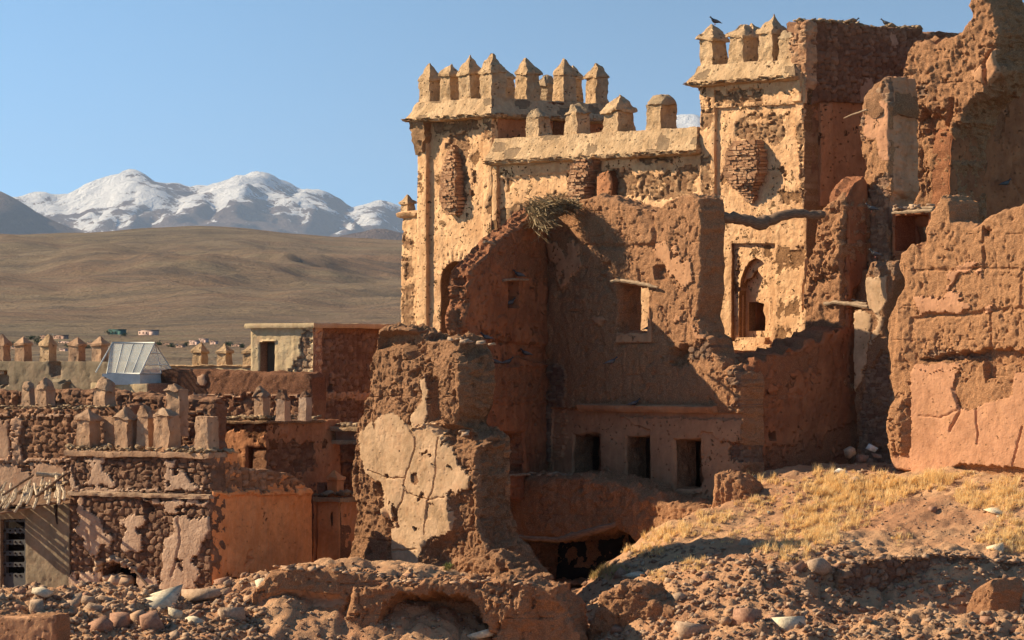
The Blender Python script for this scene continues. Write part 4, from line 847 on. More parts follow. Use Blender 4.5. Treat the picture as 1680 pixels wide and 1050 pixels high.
# ---------------------------------------------------------------- ground
CP = [(1213, 800, 98), (1300, 780, 99), (1400, 765, 100), (1480, 772, 97), (1580, 780, 95.5), (1680, 784, 94), (1800, 790, 93), (1400, 765, 107), (1700, 770, 107), (1213, 800, 107), (1900, 800, 100),
      (1170, 830, 97), (1100, 864, 96), (1060, 882, 95.5), (1000, 924, 94),
      (1300, 838, 94), (1500, 842, 92.6), (1680, 850, 91.2), (1800, 850, 91), (1200, 900, 91.5), (1400, 896, 90.2), (1600, 905, 89.8), (1100, 920, 91.8), (1010, 975, 90), (1750, 905, 89.5),
      (1380, 925, 88.6), (1550, 916, 88.6), (1680, 938, 88.6), (1400, 1008, 87.3), (1550, 1012, 87.2), (1680, 1040, 87.2), (1390, 1012, 84.8), (1520, 1006, 84.8), (1640, 1012, 84.8), (1750, 1020, 84.8),
      (1300, 940, 88), (1200, 965, 87.2), (1100, 975, 87.6), (1050, 975, 87.6), (1200, 1020, 84.9), (1300, 1000, 85.2), (1050, 1040, 86), (970, 1035, 88),
      (900, 1000, 93.5), (950, 985, 95.5), (880, 965, 97), (1000, 955, 98), (1080, 925, 99), (930, 960, 102), (945, 1040, 89.5), (945, 1010, 91.3), (1100, 930, 102),
      (600, 955, 92), (700, 955, 92), (820, 960, 91.5), (440, 945, 88), (550, 948, 88), (650, 956, 88), (780, 962, 88.4), (870, 975, 88.4), (0, 975, 88), (200, 978, 88), (350, 975, 88.5), (420, 965, 88),
      (0, 1000, 93), (200, 1000, 92), (400, 1000, 93), (550, 985, 96), (-150, 980, 88), (-150, 1000, 95),
      (0, 1040, 86), (200, 1040, 86), (400, 1048, 86), (600, 1068, 86), (800, 1070, 86), (930, 1075, 87)]
CP += [(x, 1150, 81) for x in range(-200, 2000, 300)]+[(x, 960, 108) for x in range(-200, 900, 250)]
cpw = np.array([at(*c)[:] for c in CP])
def tps(r): return np.where(r > 1e-9, r*r*np.log(r+1e-12), 0)
_n = len(cpw); _A = np.zeros((_n+3, _n+3)); _r = np.hypot(cpw[:, None, 0]-cpw[None, :, 0], cpw[:, None, 1]-cpw[None, :, 1])
_A[:_n, :_n] = tps(_r)+np.eye(_n)*.15; _A[:_n, _n] = 1; _A[:_n, _n+1:] = cpw[:, :2]; _A[_n:, :_n] = _A[:_n, _n:].T
_w = np.linalg.solve(_A, np.r_[cpw[:, 2], 0, 0, 0])
def zbase(x, y):
    x = np.atleast_1d(np.asarray(x, float)); y = np.atleast_1d(np.asarray(y, float))
    z = _w[_n]+_w[_n+1]*x+_w[_n+2]*y
    for i in range(_n): z = z+_w[i]*tps(np.hypot(x-cpw[i, 0], y-cpw[i, 1]))
    return z
def zg(x, y):
    z = zbase(x, y); x = np.atleast_1d(x); y = np.atleast_1d(y); p = np.c_[x, y, np.zeros(len(x))]
    fg = np.clip((91-y)/3, 0, 1); z = z+fg*(fbm(p, 1.3, 3, .6, 47)*.10-np.clip(1-np.abs(fbm(p, .9, 3, .6, 48))*4, 0, 1)*.13+fbm(p, 5, 3, .65, 49)*.045)+fbm(p, .45, 3, .5, 41)*.16+fbm(p, 1.9, 3, .6, 42)*.075+fbm(p, 8, 2, .6, 43)*.018
    return z
def ground_px(px, py, d0=82, d1=104):
    d = np.arange(d0, d1, .12); x = (px-CX)/F*d; z = (HY-py)/F*d
    m = np.nonzero(zg(x, d) > z)[0]
    if not len(m): return None
    i = m[0]; return Vector((x[i], d[i], z[i]))
soil = NT('dry_soil'); n1 = soil.noise(.35, 6, .62); n2 = soil.noise(5, 6, .7); n3 = soil.noise(30, 3, .7)
c = soil.mix(soil.ramp(n1, .42, .58), (.40, .20, .105), (.54, .315, .17)); c = soil.mix(soil.ramp(n2, .4, .7, 0, .55), c, (.35, .175, .09)); c = soil.mix(soil.ramp(n3, .5, .75, 0, .5), c, (.64, .42, .25))
v = soil.vor(9); vc = soil.vor(9, out='Color'); sc_ = soil.N.new('ShaderNodeSeparateColor'); soil.put(sc_.inputs[0], vc)
peb = soil.math('MULTIPLY', soil.ramp(v, .30, .22), soil.ramp(sc_.outputs[0], .72, .74)); c = soil.mix(soil.math('MULTIPLY', peb, .7), c, (.50, .34, .22))
v2 = soil.vor(22); vc2 = soil.vor(22, out='Color'); s2 = soil.N.new('ShaderNodeSeparateColor'); soil.put(s2.inputs[0], vc2)
peb2 = soil.math('MULTIPLY', soil.ramp(v2, .32, .2), soil.ramp(s2.outputs[0], .6, .64)); c = soil.mix(soil.math('MULTIPLY', peb2, .6), c, (.46, .30, .18))
hh = soil.math('ADD', soil.math('ADD', n2, soil.math('MULTIPLY', n3, .4)), soil.math('ADD', soil.math('MULTIPLY', peb, .9), soil.math('MULTIPLY', peb2, .4)))
M['soil'] = soil.done(c, soil.bump(hh, .05))
def sheet(name, xs, ys, zf, mat, kind='structure'):
    X, Y = np.meshgrid(xs, ys); Zv = zf(X.ravel(), Y.ravel()); nx = len(xs)
    i = np.arange((len(ys)-1)*(nx-1)); r = i//(nx-1); c_ = i % (nx-1); a = r*nx+c_
    me = mesh_np(name, np.c_[X.ravel(), Y.ravel(), Zv], np.c_[a, a+1, a+nx+1, a+nx])
    o = link(name, me, mat); o['kind'] = kind; return o
sheet('ground', np.arange(-14.5, 16, .065), np.arange(79, 108, .065), zg, M['soil'])

# valley floor and slopes out to the foothills
def zvalley(x, y):
    d = np.hypot(x, y); p = np.c_[x, y, np.zeros(len(x))]
    z = np.interp(y, [-400, 0, 60, 80, 108, 130, 200, 420, 700, 1100, 1500, 2100, 2800, 3400, 4200, 5200], [-1.9, -1.9, -6.4, -7.6, -6.5, -9, -9, -1.0, 1.8, 7, 19, 48, 84, 100, 60, -60])
    px = CX+F*x/np.maximum(y, 1); far = np.clip((y-1100)/1500, 0, 1)
    z = z+far*(8*np.exp(-((px-320)/150)**2)-3*np.clip((px-500)/200, 0, 1)+2.5*np.exp(-((px+50)/200)**2))
    q = np.c_[x/150, y/420, np.zeros(len(x))]; rid = 1-np.abs(fbm(q, 1, 4, .5, 61))*2
    q2 = np.c_[(x+y*.25)/90, (y)/230, np.zeros(len(x))]
    z = z+far*(1-.93*np.clip((y-1900)/800, 0, 1))*(15*(rid-.6)+7*fbm(q2, 1, 4, .55, 62))
    z = z+np.clip((y-250)/600, 0, 1)*fbm(p, 1/60, 3, .5, 63)*1.2
    return z
hill = NT('dry_hillside'); hn = hill.noise(.0035, 7, .62, co=hill.map((1, .6, 3))); hs = hill.noise(.012, 7, .7, co=hill.map((.35, 1.6, 2.5))); hf = hill.noise(.22, 6, .8, co=hill.map((.6, .7, 1))); hq = hill.noise(1.3, 4, .8, co=hill.map((1, .6, 1)))
c = hill.mix(hill.ramp(hn, .40, .60), (.26, .19, .12), (.36, .215, .13)); c = hill.mix(hill.ramp(hs, .45, .65, 0, .75), c, (.33, .265, .16)); c = hill.mix(hill.ramp(hs, .44, .32, 0, .6), c, (.125, .095, .07)); h2 = hill.noise(.045, 7, .75, co=hill.map((.3, .8, 1))); c = hill.mix(hill.ramp(h2, .5, .6, 0, .75), c, (.165, .13, .095)); c = hill.mix(hill.ramp(h2, .47, .38, 0, .6), c, (.38, .29, .19)); c = hill.mix(hill.ramp(hf, .55, .72, 0, .6), c, (.10, .08, .055)); c = hill.mix(hill.ramp(hq, .5, .62, 0, .7), c, (.085, .068, .05)); c = hill.mix(hill.ramp(hq, .42, .34, 0, .5), c, (.34, .27, .19)); c = hill.mix(hill.ramp(hf, .42, .30, 0, .4), c, (.30, .23, .15))
M['hill'] = hill.done(c, hill.bump(hill.math('ADD', hill.math('ADD', hf, hs), hill.math('MULTIPLY', h2, 3)), 6))
ys = np.concatenate([np.arange(-300, 79, 20), np.arange(79, 130, 4), np.geomspace(130, 5200, 330)])
def vsheet():
    us = np.linspace(-.42, .32, 420); Yg, Ug = np.meshgrid(ys, us, indexing='ij'); w_ = np.abs(Yg)+120; X = (Ug*w_).ravel(); Y = Yg.ravel(); Zv = zvalley(X, Y); nx = len(us)
    i = np.arange((len(ys)-1)*(nx-1)); r = i//(nx-1); c_ = i % (nx-1); a = r*nx+c_
    o = link('valley', mesh_np('valley', np.c_[X, Y, Zv], np.c_[a, a+1, a+nx+1, a+nx]), M['hill']); o['kind'] = 'structure'
vsheet()

# ---------------------------------------------------------------- mountains
mt = NT('mountain', .9); geo = mt.N.new('ShaderNodeNewGeometry'); sx = mt.N.new('ShaderNodeSeparateXYZ'); mt.put(sx.inputs[0], geo.outputs['Position']); gn = mt.N.new('ShaderNodeSeparateXYZ'); mt.put(gn.inputs[0], geo.outputs['Normal'])
mn = mt.noise(.0009, 8, .68); mf = mt.noise(.010, 7, .75)
line = mt.math('ADD', sx.outputs[2], mt.math('MULTIPLY', mt.math('SUBTRACT', mn, .5), 1300)); line = mt.math('ADD', line, mt.math('MULTIPLY', mt.math('SUBTRACT', mf, .5), 1100)); line = mt.math('ADD', line, mt.math('MULTIPLY', gn.outputs[0], -240))
sn = mt.ramp(line, 770, 815); att = mt.N.new('ShaderNodeVertexColor'); att.layer_name = 'm'; sa = mt.N.new('ShaderNodeSeparateColor'); mt.put(sa.inputs[0], att.outputs[0])
sn = mt.math('MULTIPLY', sn, sa.outputs[0])
rockc = mt.mix(mt.ramp(mn, .4, .6), (.15, .105, .085), (.22, .155, .12)); M['mountain'] = mt.done(mt.mix(sn, rockc, (.95, .95, .96)), mt.bump(mt.math('ADD', mn, mt.math('MULTIPLY', mf, .4)), 240))
def ridge(name, D, prof, depth, seed, snow, rough=.5, base=-100, step=26, front=.62, label=None):
    """profile read off the skyline, in photograph pixels, raised at distance D"""
    px = np.array([p[0] for p in prof], float); zz = (HY-np.array([p[1] for p in prof], float))/F*D
    xs = np.arange((px.min()-CX)/F*D, (px.max()-CX)/F*D, step); yo = np.arange(-depth*front, depth*(1-front), step*1.6)
    X, Yo = np.meshgrid(xs, yo); X = X.ravel(); Yo = Yo.ravel(); Y = D+Yo
    p = np.c_[X, Y, np.zeros(len(X))]; wv = fbm(p, 1/(depth*.35), 3, .5, seed+9)*depth*.10
    top = np.interp(X+wv*np.clip(np.abs(Yo)/depth*3, 0, 1), (px-CX)/F*D, zz)
    t = np.where(Yo < 0, -Yo/(depth*front), Yo/(depth*(1-front))); fall = np.clip(1-t, 0, 1)
    spur = (1-np.abs(fbm(np.c_[X/(depth*.17), Y/(depth*.5), X*0], 1, 6, .52, seed))*2.0)
    env = np.clip(t*3.5, 0, 1)*np.clip(fall*3, .25, 1)
    z = base+(top-base)*(fall**.85)*(1+rough*.55*(spur-.72)*env)+rough*(top-base)*.05*(fbm(np.c_[X, Y, X*0], 1/(depth*.05), 4, .6, seed+3)*1.3+1.6*(.35-np.abs(fbm(np.c_[X, Y*.6, X*0], 1/(depth*.09), 4, .55, seed+5))))
    a = np.full((len(X), 3), 1.0 if snow else 0.0); nx = len(xs); i = np.arange((len(yo)-1)*(nx-1)); r = i//(nx-1); c_ = i % (nx-1); q = r*nx+c_
    o = link(name, mesh_np(name, np.c_[X, Y, z], np.c_[q, q+1, q+nx+1, q+nx], attr=a), M['mountain']); o['kind'] = 'structure'; return o
zm = lambda *p: Z(0, 250, 2.4706, *p)
ridge('snow_mountains', 22000, [(-400, 330), (-150, 318), (0, 322)]+zm((90, 178), (230, 180), (270, 172), (310, 150), (380, 122), (440, 102), (480, 84), (510, 77), (540, 84), (600, 96), (640, 108), (700, 118), (770, 134), (850, 116), (930, 98), (1000, 86), (1045, 76), (1085, 86), (1130, 106), (1200, 140), (1250, 140), (1290, 158), (1340, 180), (1390, 206), (1420, 222), (1470, 205), (1530, 186), (1560, 190), (1600, 212), (1640, 238))+[(760, 350), (900, 330), (1000, 260), (1060, 215), (1120, 194), (1140, 190), (1180, 215), (1300, 260), (1700, 300), (2000, 320)], 7600, 3, True, step=30)
ridge('dark_mountain', 14000, [(-500, 250), (-200, 270)]+zm((0, 150), (30, 163), (100, 200), (180, 250), (260, 295), (330, 322), (420, 345))+[(260, 405), (400, 420)], 4200, 21, False, rough=.35, step=30)
ridge('low_mountain', 9000, [(540, 400)]+zm((1390, 330), (1430, 318), (1490, 308), (1550, 306), (1600, 318), (1660, 330))+[(760, 392), (900, 400)], 1500, 33, False, rough=.2, step=25)
# thin air between here and the mountains
me = bpy.data.meshes.new('haze'); V, Q, _t, _a = boxp(-14000, 14000, -600, 24800, -700, 1300); me.from_pydata(V.tolist(), [], Q.tolist()); me.update()
hz = NT('haze_air'); hz.N.remove(hz.b); pv = hz.N.new('ShaderNodeVolumePrincipled'); pv.inputs['Color'].default_value = (.56, .72, 1.0, 1); pv.inputs['Density'].default_value = 2.5e-5; pv.inputs['Anisotropy'].default_value = 0.0
hz.t.links.new(pv.outputs[0], hz.N['Material Output'].inputs['Volume']); o = link('haze', me, hz.m); o['kind'] = 'stuff'

# ---------------------------------------------------------------- the lower houses on the left
z9 = lambda *p: Z(0, 700, 3.75, *p)
zA = lambda *p: Z(0, 520, 4.0375, *p)
zB = lambda *p: Z(280, 520, 4.039, *p)
def ledge(name, parent, fr, pxa, pxb, py, h, proj, back, mat, seed, m=(1, 0, .6), noise=.018, n=None, dy=0):
    ka, za = fr.hit(pxa, py); kb = fr.hit(pxb, py)[0]
    return body(name, [(-h, (kb-ka)/2, (back+proj)/2-.02), (-h*.3, (kb-ka)/2+.01, (back+proj)/2), (0, (kb-ka)/2, (back+proj)/2-.01)], M[mat], parent, fr.mat() @ Matrix.Translation(((ka+kb)/2, (back-proj)/2+dy, za)), n=n or max(6, int((kb-ka)/.12)), noise=noise, seed=seed, m=m)
LA = Frame(345, 91.0, U2)
ha = thing('ruined_house', LA.world(-1.5, .5, -5.2), 'low stone house with flaking pinkish plaster and a long orange wall on its right', 'house')
slab('front_wall', LA, [(114, 741), (345, 744), (345, 1010), (113, 1010)], .55, M['old_block'], ha, base=(0, 1), rough=.7, edge=.03, rnd=.04, seed=101, cell=.032,
     holes=[z9((635, 1000), (640, 900), (670, 860), (740, 840), (800, 860), (840, 890), (840, 1000))],
     feats=[('stone', z9((425, 420), (1300, 420), (1300, 1050), (425, 1050)), {'c': 3, 'h': 0}),
            ('patch', z9((430, 180), (445, 180), (440, 260), (480, 330), (500, 380), (430, 380))), ('patch', z9((515, 180), (650, 190), (640, 240), (630, 270), (640, 290), (680, 290), (720, 330), (700, 370), (500, 370), (500, 345), (550, 340), (565, 290), (580, 250), (540, 240)), {'h': .04, 'tone': .7}),
            ('patch', z9((1015, 200), (1090, 205), (1070, 260), (1150, 270), (1180, 340), (1250, 350), (1265, 400), (1015, 400)), {'h': .04}),
            ('patch', z9((430, 375), (1010, 380), (1010, 410), (430, 410))),
            ('patch', z9((480, 420), (515, 430), (520, 490), (580, 530), (615, 560), (640, 650), (700, 655), (705, 690), (690, 740), (630, 740), (600, 800), (560, 800), (540, 760), (510, 740), (500, 680), (440, 640), (480, 600), (470, 520)), {'h': .05, 'tone': .7}),
            ('patch', z9((735, 570), (830, 530), (880, 540), (915, 570), (910, 610), (850, 640), (885, 660), (880, 770), (860, 785), (760, 785), (740, 740)), {'h': .05, 'tone': .6}),
            ('patch', z9((880, 440), (1290, 450), (1290, 490), (1140, 500), (1130, 540), (1080, 550), (1010, 520), (1000, 490), (900, 480)), {'h': .04}),
            ('patch', z9((1060, 560), (1100, 540), (1210, 560), (1260, 560), (1300, 570), (1300, 660), (1250, 720), (1230, 790), (1190, 820), (1230, 860), (1220, 1000), (980, 1050), (980, 920), (1010, 860), (985, 780), (1000, 710), (1040, 670), (1080, 650)), {'h': .05, 'tone': .7}),
            ('patch', z9((430, 900), (560, 890), (640, 860), (640, 1000), (420, 1010)), {'h': .04}), ('patch', z9((840, 930), (980, 920), (980, 1050), (840, 1050)), {'h': .03, 'tone': .2}),
            ('crack', z9((1100, 560), (1110, 700), (1090, 820), (1060, 920)), {'w': .02, 'd': .04}), ('crack', z9((540, 640), (560, 760)), {}), ('bump', z9((860, 450), (940, 450), (940, 530), (890, 530)), {'h': -.2, 's': .04})])
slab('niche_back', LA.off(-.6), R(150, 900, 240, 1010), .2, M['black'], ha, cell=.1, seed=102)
crumbs('niche_stones', ha, LA, z9((620, 880), (640, 835), (720, 815), (800, 850), (850, 900)), .25, 26, .04, .13, 'greyrock', 103, shapes=STONES, y0=-.2)
crumbs('niche_stones', ha, LA, z9((640, 960), (700, 930), (770, 960)), .4, 14, .08, .2, 'greyrock', 104, shapes=STONES, y0=-.2)
ledge('coping', ha, LA, 111, 346, 739, .12, .12, .6, 'merlon', 105, n=40)
ledge('string_course', ha, LA, 113, 346, 806, .09, .09, .1, 'merlon', 106, n=44, m=(0, 1, .7), noise=.025)
crumbs('coping_rubble', ha, LA, [(113, 736), (230, 738), (345, 741)], .9, 430, .03, .12, 'coping', 107, y0=-.1, spread=.05, tilt=.6)
for i, (px, yb, yc, yt, ins, w, kw) in enumerate([(145, 728, 688, 668, .3, .19, {}), (186, 728, 685, 672, .7, .16, {'cap': None}), (208, 728, 684, 668, .3, .19, {'cap': 'stub'}), (241, 728, 684, 666, .4, .16, {'cap': 'stub', 'tone': .3}), (274, 728, 682, 668, .3, .215, {'cap': 'stub'}), (339, 732, 684, 680, .3, .185, {'cap': None})]):
    merlon(ha, LA, px, yb, yc, yt, inset=ins, w=w, mat='merlon', seed=110+i, **kw)
LO = LA.cross(345.5, V2)
slab('orange_wall', LO.off(.01), [(348.5, 742), (391, 741), (393, 760), (400, 766), (425, 770), (455, 772), (478, 779), (492, 786), (505, 798), (512, 808), (516, 1010), (348.5, 1010)], .5, M['orange'], ha, base=(1, 0), rough=.45, edge=.03, rnd=.05, seed=120, cell=.04,
     feats=[('bump', [(340, 806), (520, 803), (520, 811), (340, 814)], {'h': .07, 'st': 0}), ('stone', [(340, 730), (530, 730), (530, 803), (340, 807)], {'h': -.01, 'c': 1}), ('patch', [(345, 735), (392, 740), (392, 760), (360, 765), (345, 750)], {'h': .0}),
            ('crack', [(412, 902), (405, 915), (413, 918), (402, 928)], {'w': .03, 'd': .07}), ('crack', [(390, 818), (388, 870)], {'w': .02, 'd': .02}), ('earth', [(375, 940), (400, 955), (350, 1000)], {'h': -.04})])
log('loose_rafter', ha, [at(221, 935, 90.2), at(248, 968, 89.9)], [.03, .03], 'wood', seed=40)
# lean-to with a reed roof
LL = Frame(112, 93.15, U2)
le = thing('lean_to', LL.world(-1, .4, -5.2), 'small plastered lean-to with a sagging roof of pale reeds and a studded metal door', 'shed')
slab('front_wall', LL, [(-60, 842), (112, 826), (113, 1010), (-60, 1010)], .3, M['olive'], le, base=(1, 0), rough=.4, edge=.01, rnd=.02, seed=130, cell=.05, holes=[[(0, 852), (41, 851), (41, 1010), (0, 1010)]])
slab('door_leaf', LL.off(-.12), [(-2, 846), (43, 846), (43, 1010), (-2, 1010)], .08, M['grille'], le, base=(1, 0), rough=.0, edge=.0, rnd=0, seed=131, cell=.05, holes=[[(x, y), (x+6.5, y), (x+6.5, y+11), (x, y+11)] for x in (1, 9.5, 18, 26.5, 34) for y in (856, 874.5, 893, 911.5, 930)])
door = bpy.context.scene.objects['door_leaf']
from_parts('stud', [boxp(-.02, .02, -.02, .0, -.02, .02)], M['black'], door, LL.off(-.12).mat() @ Matrix.Translation((*[LL.off(-.12).hit(8, 852)[0]], 0, LL.off(-.12).hit(8, 852)[1])))
_st = bpy.context.scene.objects['stud']
for x in (8, 16.5, 25, 33):
    for y in (852, 870.5, 889, 907.5, 926, 944):
        if (x, y) == (8, 852): continue
        s2_ = _st.copy(); COL.objects.link(s2_); s2_.parent = door; hk = LL.off(-.12).hit(x, y); s2_.matrix_basis = pworld(door).inverted() @ LL.off(-.12).mat() @ Matrix.Translation((hk[0], 0, hk[1]))
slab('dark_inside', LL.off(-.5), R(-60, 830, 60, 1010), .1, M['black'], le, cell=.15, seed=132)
A0, A1, B0, B1 = at(-60, 846, 93.5), at(113, 815, 92.9), at(-20, 800, 95.6), at(112, 782, 95.0)
r_ = random.Random(8)
for i in range(34):
    t = min(1, max(0, (i+.5)/34+r_.gauss(0, .02))); a = A0.lerp(A1, t); b = B0.lerp(B1, t); q = b.lerp(a, r_.uniform(.8, 1.25)); b2 = a.lerp(b, r_.uniform(.5, 1.1))
    pts = [b2+Vector((r_.gauss(0, .08), 0, r_.uniform(-.02, .10))), (b2+q)/2+Vector((0, 0, -.05*r_.random())), q]
    o = log('reed', le, pts, [r_.uniform(.025, .05)]*3, 'plank', n=5, seed=i)
log('rafter', le, [at(5, 812, 93.6), at(55, 779, 95)], [.03, .03], 'wood', seed=50); log('rafter', le, [at(58, 815, 93.2), at(110, 776, 94.9)], [.035, .03], 'wood', seed=51)
log('rafter', le, [at(60, 778, 95), at(106, 781, 95)], [.06, .05], 'plank', seed=52); log('eaves_pole', le, [A0+Vector((0, -.02, -.06)), A0.lerp(A1, .5)+Vector((0, 0, -.1)), A1+Vector((0, 0, -.05))], [.03, .035, .03], 'wood', seed=53)
crumbs('roof_slates', le, LL.off(-.5), [(15, 812), (110, 795)], .8, 40, .06, .16, 'coping', 55, tilt=.2, spread=.06)
log('prop', le, [at(91, 828, 93.1), at(94, 860, 93.1)], [.05, .02], 'black', seed=54)

# little pier house right of the orange wall
LP = Frame(556, 98, U2)
ph = thing('stair_turret', LP.world(-.2, .3, -5.2), 'narrow orange plastered turret with an arrow slit and a little brick chimney', 'turret')
slab('front_wall', LP, [(520, 816), (556, 818), (556, 1010), (520, 1010)], .5, M['orange'], ph, base=(1, 0), rough=.4, edge=.02, rnd=.03, seed=140, cell=.04, holes=[[(541.5, 842), (545, 840), (545.5, 862), (542, 864)]])
slab('flank', LP.cross(556, V2).off(.01), [(559.5, 818), (600, 815), (600, 1010), (559.5, 1010)], .4, M['orange'], ph, base=(1, 0), rough=.4, edge=.02, rnd=.03, seed=141, cell=.05)
ledge('coping', ph, LP, 517, 560, 816, .1, .1, .8, 'coping', 142)
crumbs('coping_rubble', ph, LP, [(518, 812), (575, 810)], .7, 50, .04, .14, 'coping', 143, y0=-.1)
merlon(ph, LP, 551, 812, 786, 772, inset=.3, w=.14, mat='orange', seed=144, cap='pyramid'); merlon(ph, LP, 532, 812, 793, 790, inset=.35, w=.12, mat='rubble', seed=145, cap=None, stone=1, tone=.6)
slab('left_return', LP.cross(520, V2).off(-.1), [(519, 816), (545, 816), (545, 1010), (519, 1010)], .3, M['orange'], ph, base=(1, 0), rough=.5, cell=.06, seed=146)

# roofed cell above it
LE = Frame(534, 99.8, U2)
ce_ = thing('stone_cell', LE.world(.3, .6, -5), 'small open-fronted stone cell with a dark inside under a flat slab roof', 'cell')
slab('pier', LE, [(517, 722), (532, 722), (533, 812), (518, 812)], .5, M['rubble'], ce_, base=(0, 1), rough=.7, edge=.03, rnd=.04, seed=150, cell=.035)
slab('back_wall', LE.off(-1.6), [(500, 700), (620, 700), (620, 830), (500, 830)], .4, M['rubble'], ce_, base=(0, 1), rough=.6, cell=.06, seed=151)
ledge('lintel', ce_, LE, 516, 600, 722, .09, .05, .5, 'coping', 152, m=(1, 0, .7)); ledge('roof_slab', ce_, LE, 512, 610, 700, .1, .12, 1.8, 'coping', 153, m=(1, 0, .6)); ledge('black_frieze', ce_, LE.off(-.1), 518, 600, 706, .25, .0, .5, 'rubble', 154)
crumbs('roof_rubble', ce_, LE, [(513, 699), (606, 699)], 1.6, 130, .04, .12, 'coping', 155)
crumbs('heap', ce_, LE.off(.5), [(478, 790), (500, 788), (525, 800)], 1.4, 120, .05, .14, 'rubble', 156, shapes=STONES, y0=-.3, spread=.12)

# house row behind
LD = Frame(437, 97.4, U2)
hd = thing('roofless_house', LD.world(0, 1, -5), 'roofless reddish house in shade behind the orange wall, with stubby merlons on its rubble edge', 'house')
slab('front_wall', LD.off(-.02), [(352, 690), (437, 690), (437, 900), (352, 900)], .45, M['facade_side'], hd, base=(1, 0), rough=.7, edge=.03, rnd=.05, seed=160, cell=.05, holes=[[(405, 733), (436, 735), (436, 790), (405, 790)]], feats=[('stone', zB((300, 660), (640, 660), (640, 760), (310, 750)), {'h': -.02}), ('earth', zB((520, 760), (640, 740), (640, 800), (520, 860)), {})])
slab('side_wall', LD.cross(437, V2).off(.01), [(440.5, 694), (560, 690), (560, 900), (440.5, 900)], .45, M['facade_side'], hd, base=(1, 0), rough=.6, edge=.03, rnd=.05, seed=161, cell=.05, feats=[('stone', zB((640, 820), (960, 820), (960, 1050), (640, 1050)), {'h': -.02}), ('patch', zB((690, 720), (780, 720), (780, 800), (690, 810)), {'tone': .9})])
slab('dark_back', LD.off(-1.2), R(330, 690, 450, 860), .2, M['facade_side'], hd, cell=.1, rough=.3, seed=162)
ledge('coping', hd, LD, 350, 440, 690, .06, .08, .6, 'coping', 163, m=(0, 0, .5)); ledge('coping', hd, LD.cross(437, V2), 437, 528, 691, .06, .08, .6, 'coping', 164, m=(0, 0, .5))
crumbs('coping_rubble', hd, LD, [(352, 688), (437, 686)], .7, 90, .04, .12, 'coping', 165); crumbs('coping_rubble', hd, LD.cross(437, V2), [(437, 687), (525, 686)], .7, 90, .04, .12, 'coping', 166, y0=-.1)
merlon(hd, LD, 430, 686, 652, 636, inset=.3, w=.14, mat='merlon', seed=167, cap='stub', tone=.2, sink=.1); merlon(hd, LD, 465, 686, 655, 643, inset=-.5, w=.12, mat='old_block', seed=168, cap='stub', tone=.2, sink=.06); merlon(hd, LD, 500, 686, 652, 641, inset=-.6, w=.11, mat='old_block', seed=169, cap='stub', tone=.2, sink=.06)

# long terrace wall at the far left
LT = Frame(120, 95.0, U2)
tw = thing('terrace_wall', LT.world(-1.5, .4, -5), 'brown stone terrace wall at the left edge with a pale pilaster and two pointed merlons', 'wall')
slab('wall', LT, [(-60, 668), (0, 673), (60, 671), (130, 673), (160, 670), (215, 664), (215, 900), (-60, 900)], .6, M['rubble'], tw, base=(0, 1), rough=.6, edge=.03, rnd=.04, seed=170, cell=.04,
     feats=[('patch', zA((-200, 680), (70, 680), (75, 950), (-200, 940)), {'tone': .1}), ('bump', zA((80, 670), (145, 670), (150, 940), (85, 940)), {'h': .08, 'pl': 1, 'r': .3}), ('bump', zA((-200, 940), (480, 935), (480, 965), (-200, 965)), {'h': .07, 'pl': 1}), ('patch', zA((-200, 965), (480, 965), (480, 1250), (-200, 1250)), {'tone': .2, 'h': .02}),
            ('bump', zA((145, 990), (200, 985), (210, 1030), (150, 1030)), {'h': -.15}), ('crack', zA((465, 700), (470, 820)), {'w': .04}), ('patch', zA((-200, 640), (480, 640), (480, 668), (-200, 668)), {'tone': .5})])
crumbs('coping_rubble', tw, LT, [(-10, 671), (60, 668), (130, 670), (190, 668)], .7, 130, .03, .11, 'coping', 171)
merlon(tw, LT, 74, 670, 637, 617, inset=.3, w=.17, mat='merlon', seed=172, cap='dome'); merlon(tw, LT, 172, 668, 638, 616, inset=.3, w=.18, mat='merlon', seed=173, cap='dome')
merlon(tw, LT, 290, 690, 640, 630, inset=.3, w=.18, mat='merlon', seed=174, cap='stub', tone=.2); merlon(tw, LT, 47, 645, 637, 624, inset=2.0, w=.12, mat='merlon', seed=175, cap='dome')
slab('rear_wall', LT.off(-2.2), [(-60, 645), (0, 640), (60, 648), (100, 638), (160, 642), (215, 646), (260, 650), (350, 655), (350, 900), (-60, 900)], .5, M['rubble'], tw, base=(0, 1), rough=1.2, edge=.06, rnd=.08, seed=176, cell=.05)

# wall below the box-like house
LC = Frame(513, 101, U2)
bh = thing('box_house', LC.world(0, 2, -5), 'box-shaped flat-roofed house with a yellow plastered front, an open doorway and a rough red flank', 'house')
slab('base_wall', LC, [(214, 612), (222, 607), (300, 606), (360, 607), (420, 610), (505, 612), (511, 620), (511, 900), (214, 900)], .6, M['rubble'], bh, base=(0, 0), rough=.7, edge=.04, rnd=.05, seed=180, cell=.05,
     feats=[('bump', zB((-300, 510), (900, 515), (900, 530), (-300, 530)), {'h': .06, 'pl': 1}), ('stone', zB((-300, 530), (1000, 530), (1000, 1200), (-300, 1200)), {'h': -.03}), ('patch', zB((170, 380), (240, 370), (250, 470), (180, 480)), {'tone': .1})])
LH = Frame(513, 101.8, U2)
slab('front_wall', LH, [(411, 533), (513, 536), (513, 640), (411, 640)], .4, M['yellow'], bh, base=(1, 0), rough=.3, edge=.012, rnd=.02, seed=181, cell=.04, holes=[[(425, 561), (450, 561), (450, 640), (425, 640)]],
     feats=[('stone', zB((865, 90), (940, 80), (940, 380), (770, 380), (770, 340), (830, 310), (860, 240)), {'h': -.04, 'c': 3}), ('bump', zB((595, 150), (690, 155), (690, 168), (595, 165)), {'h': .05})])
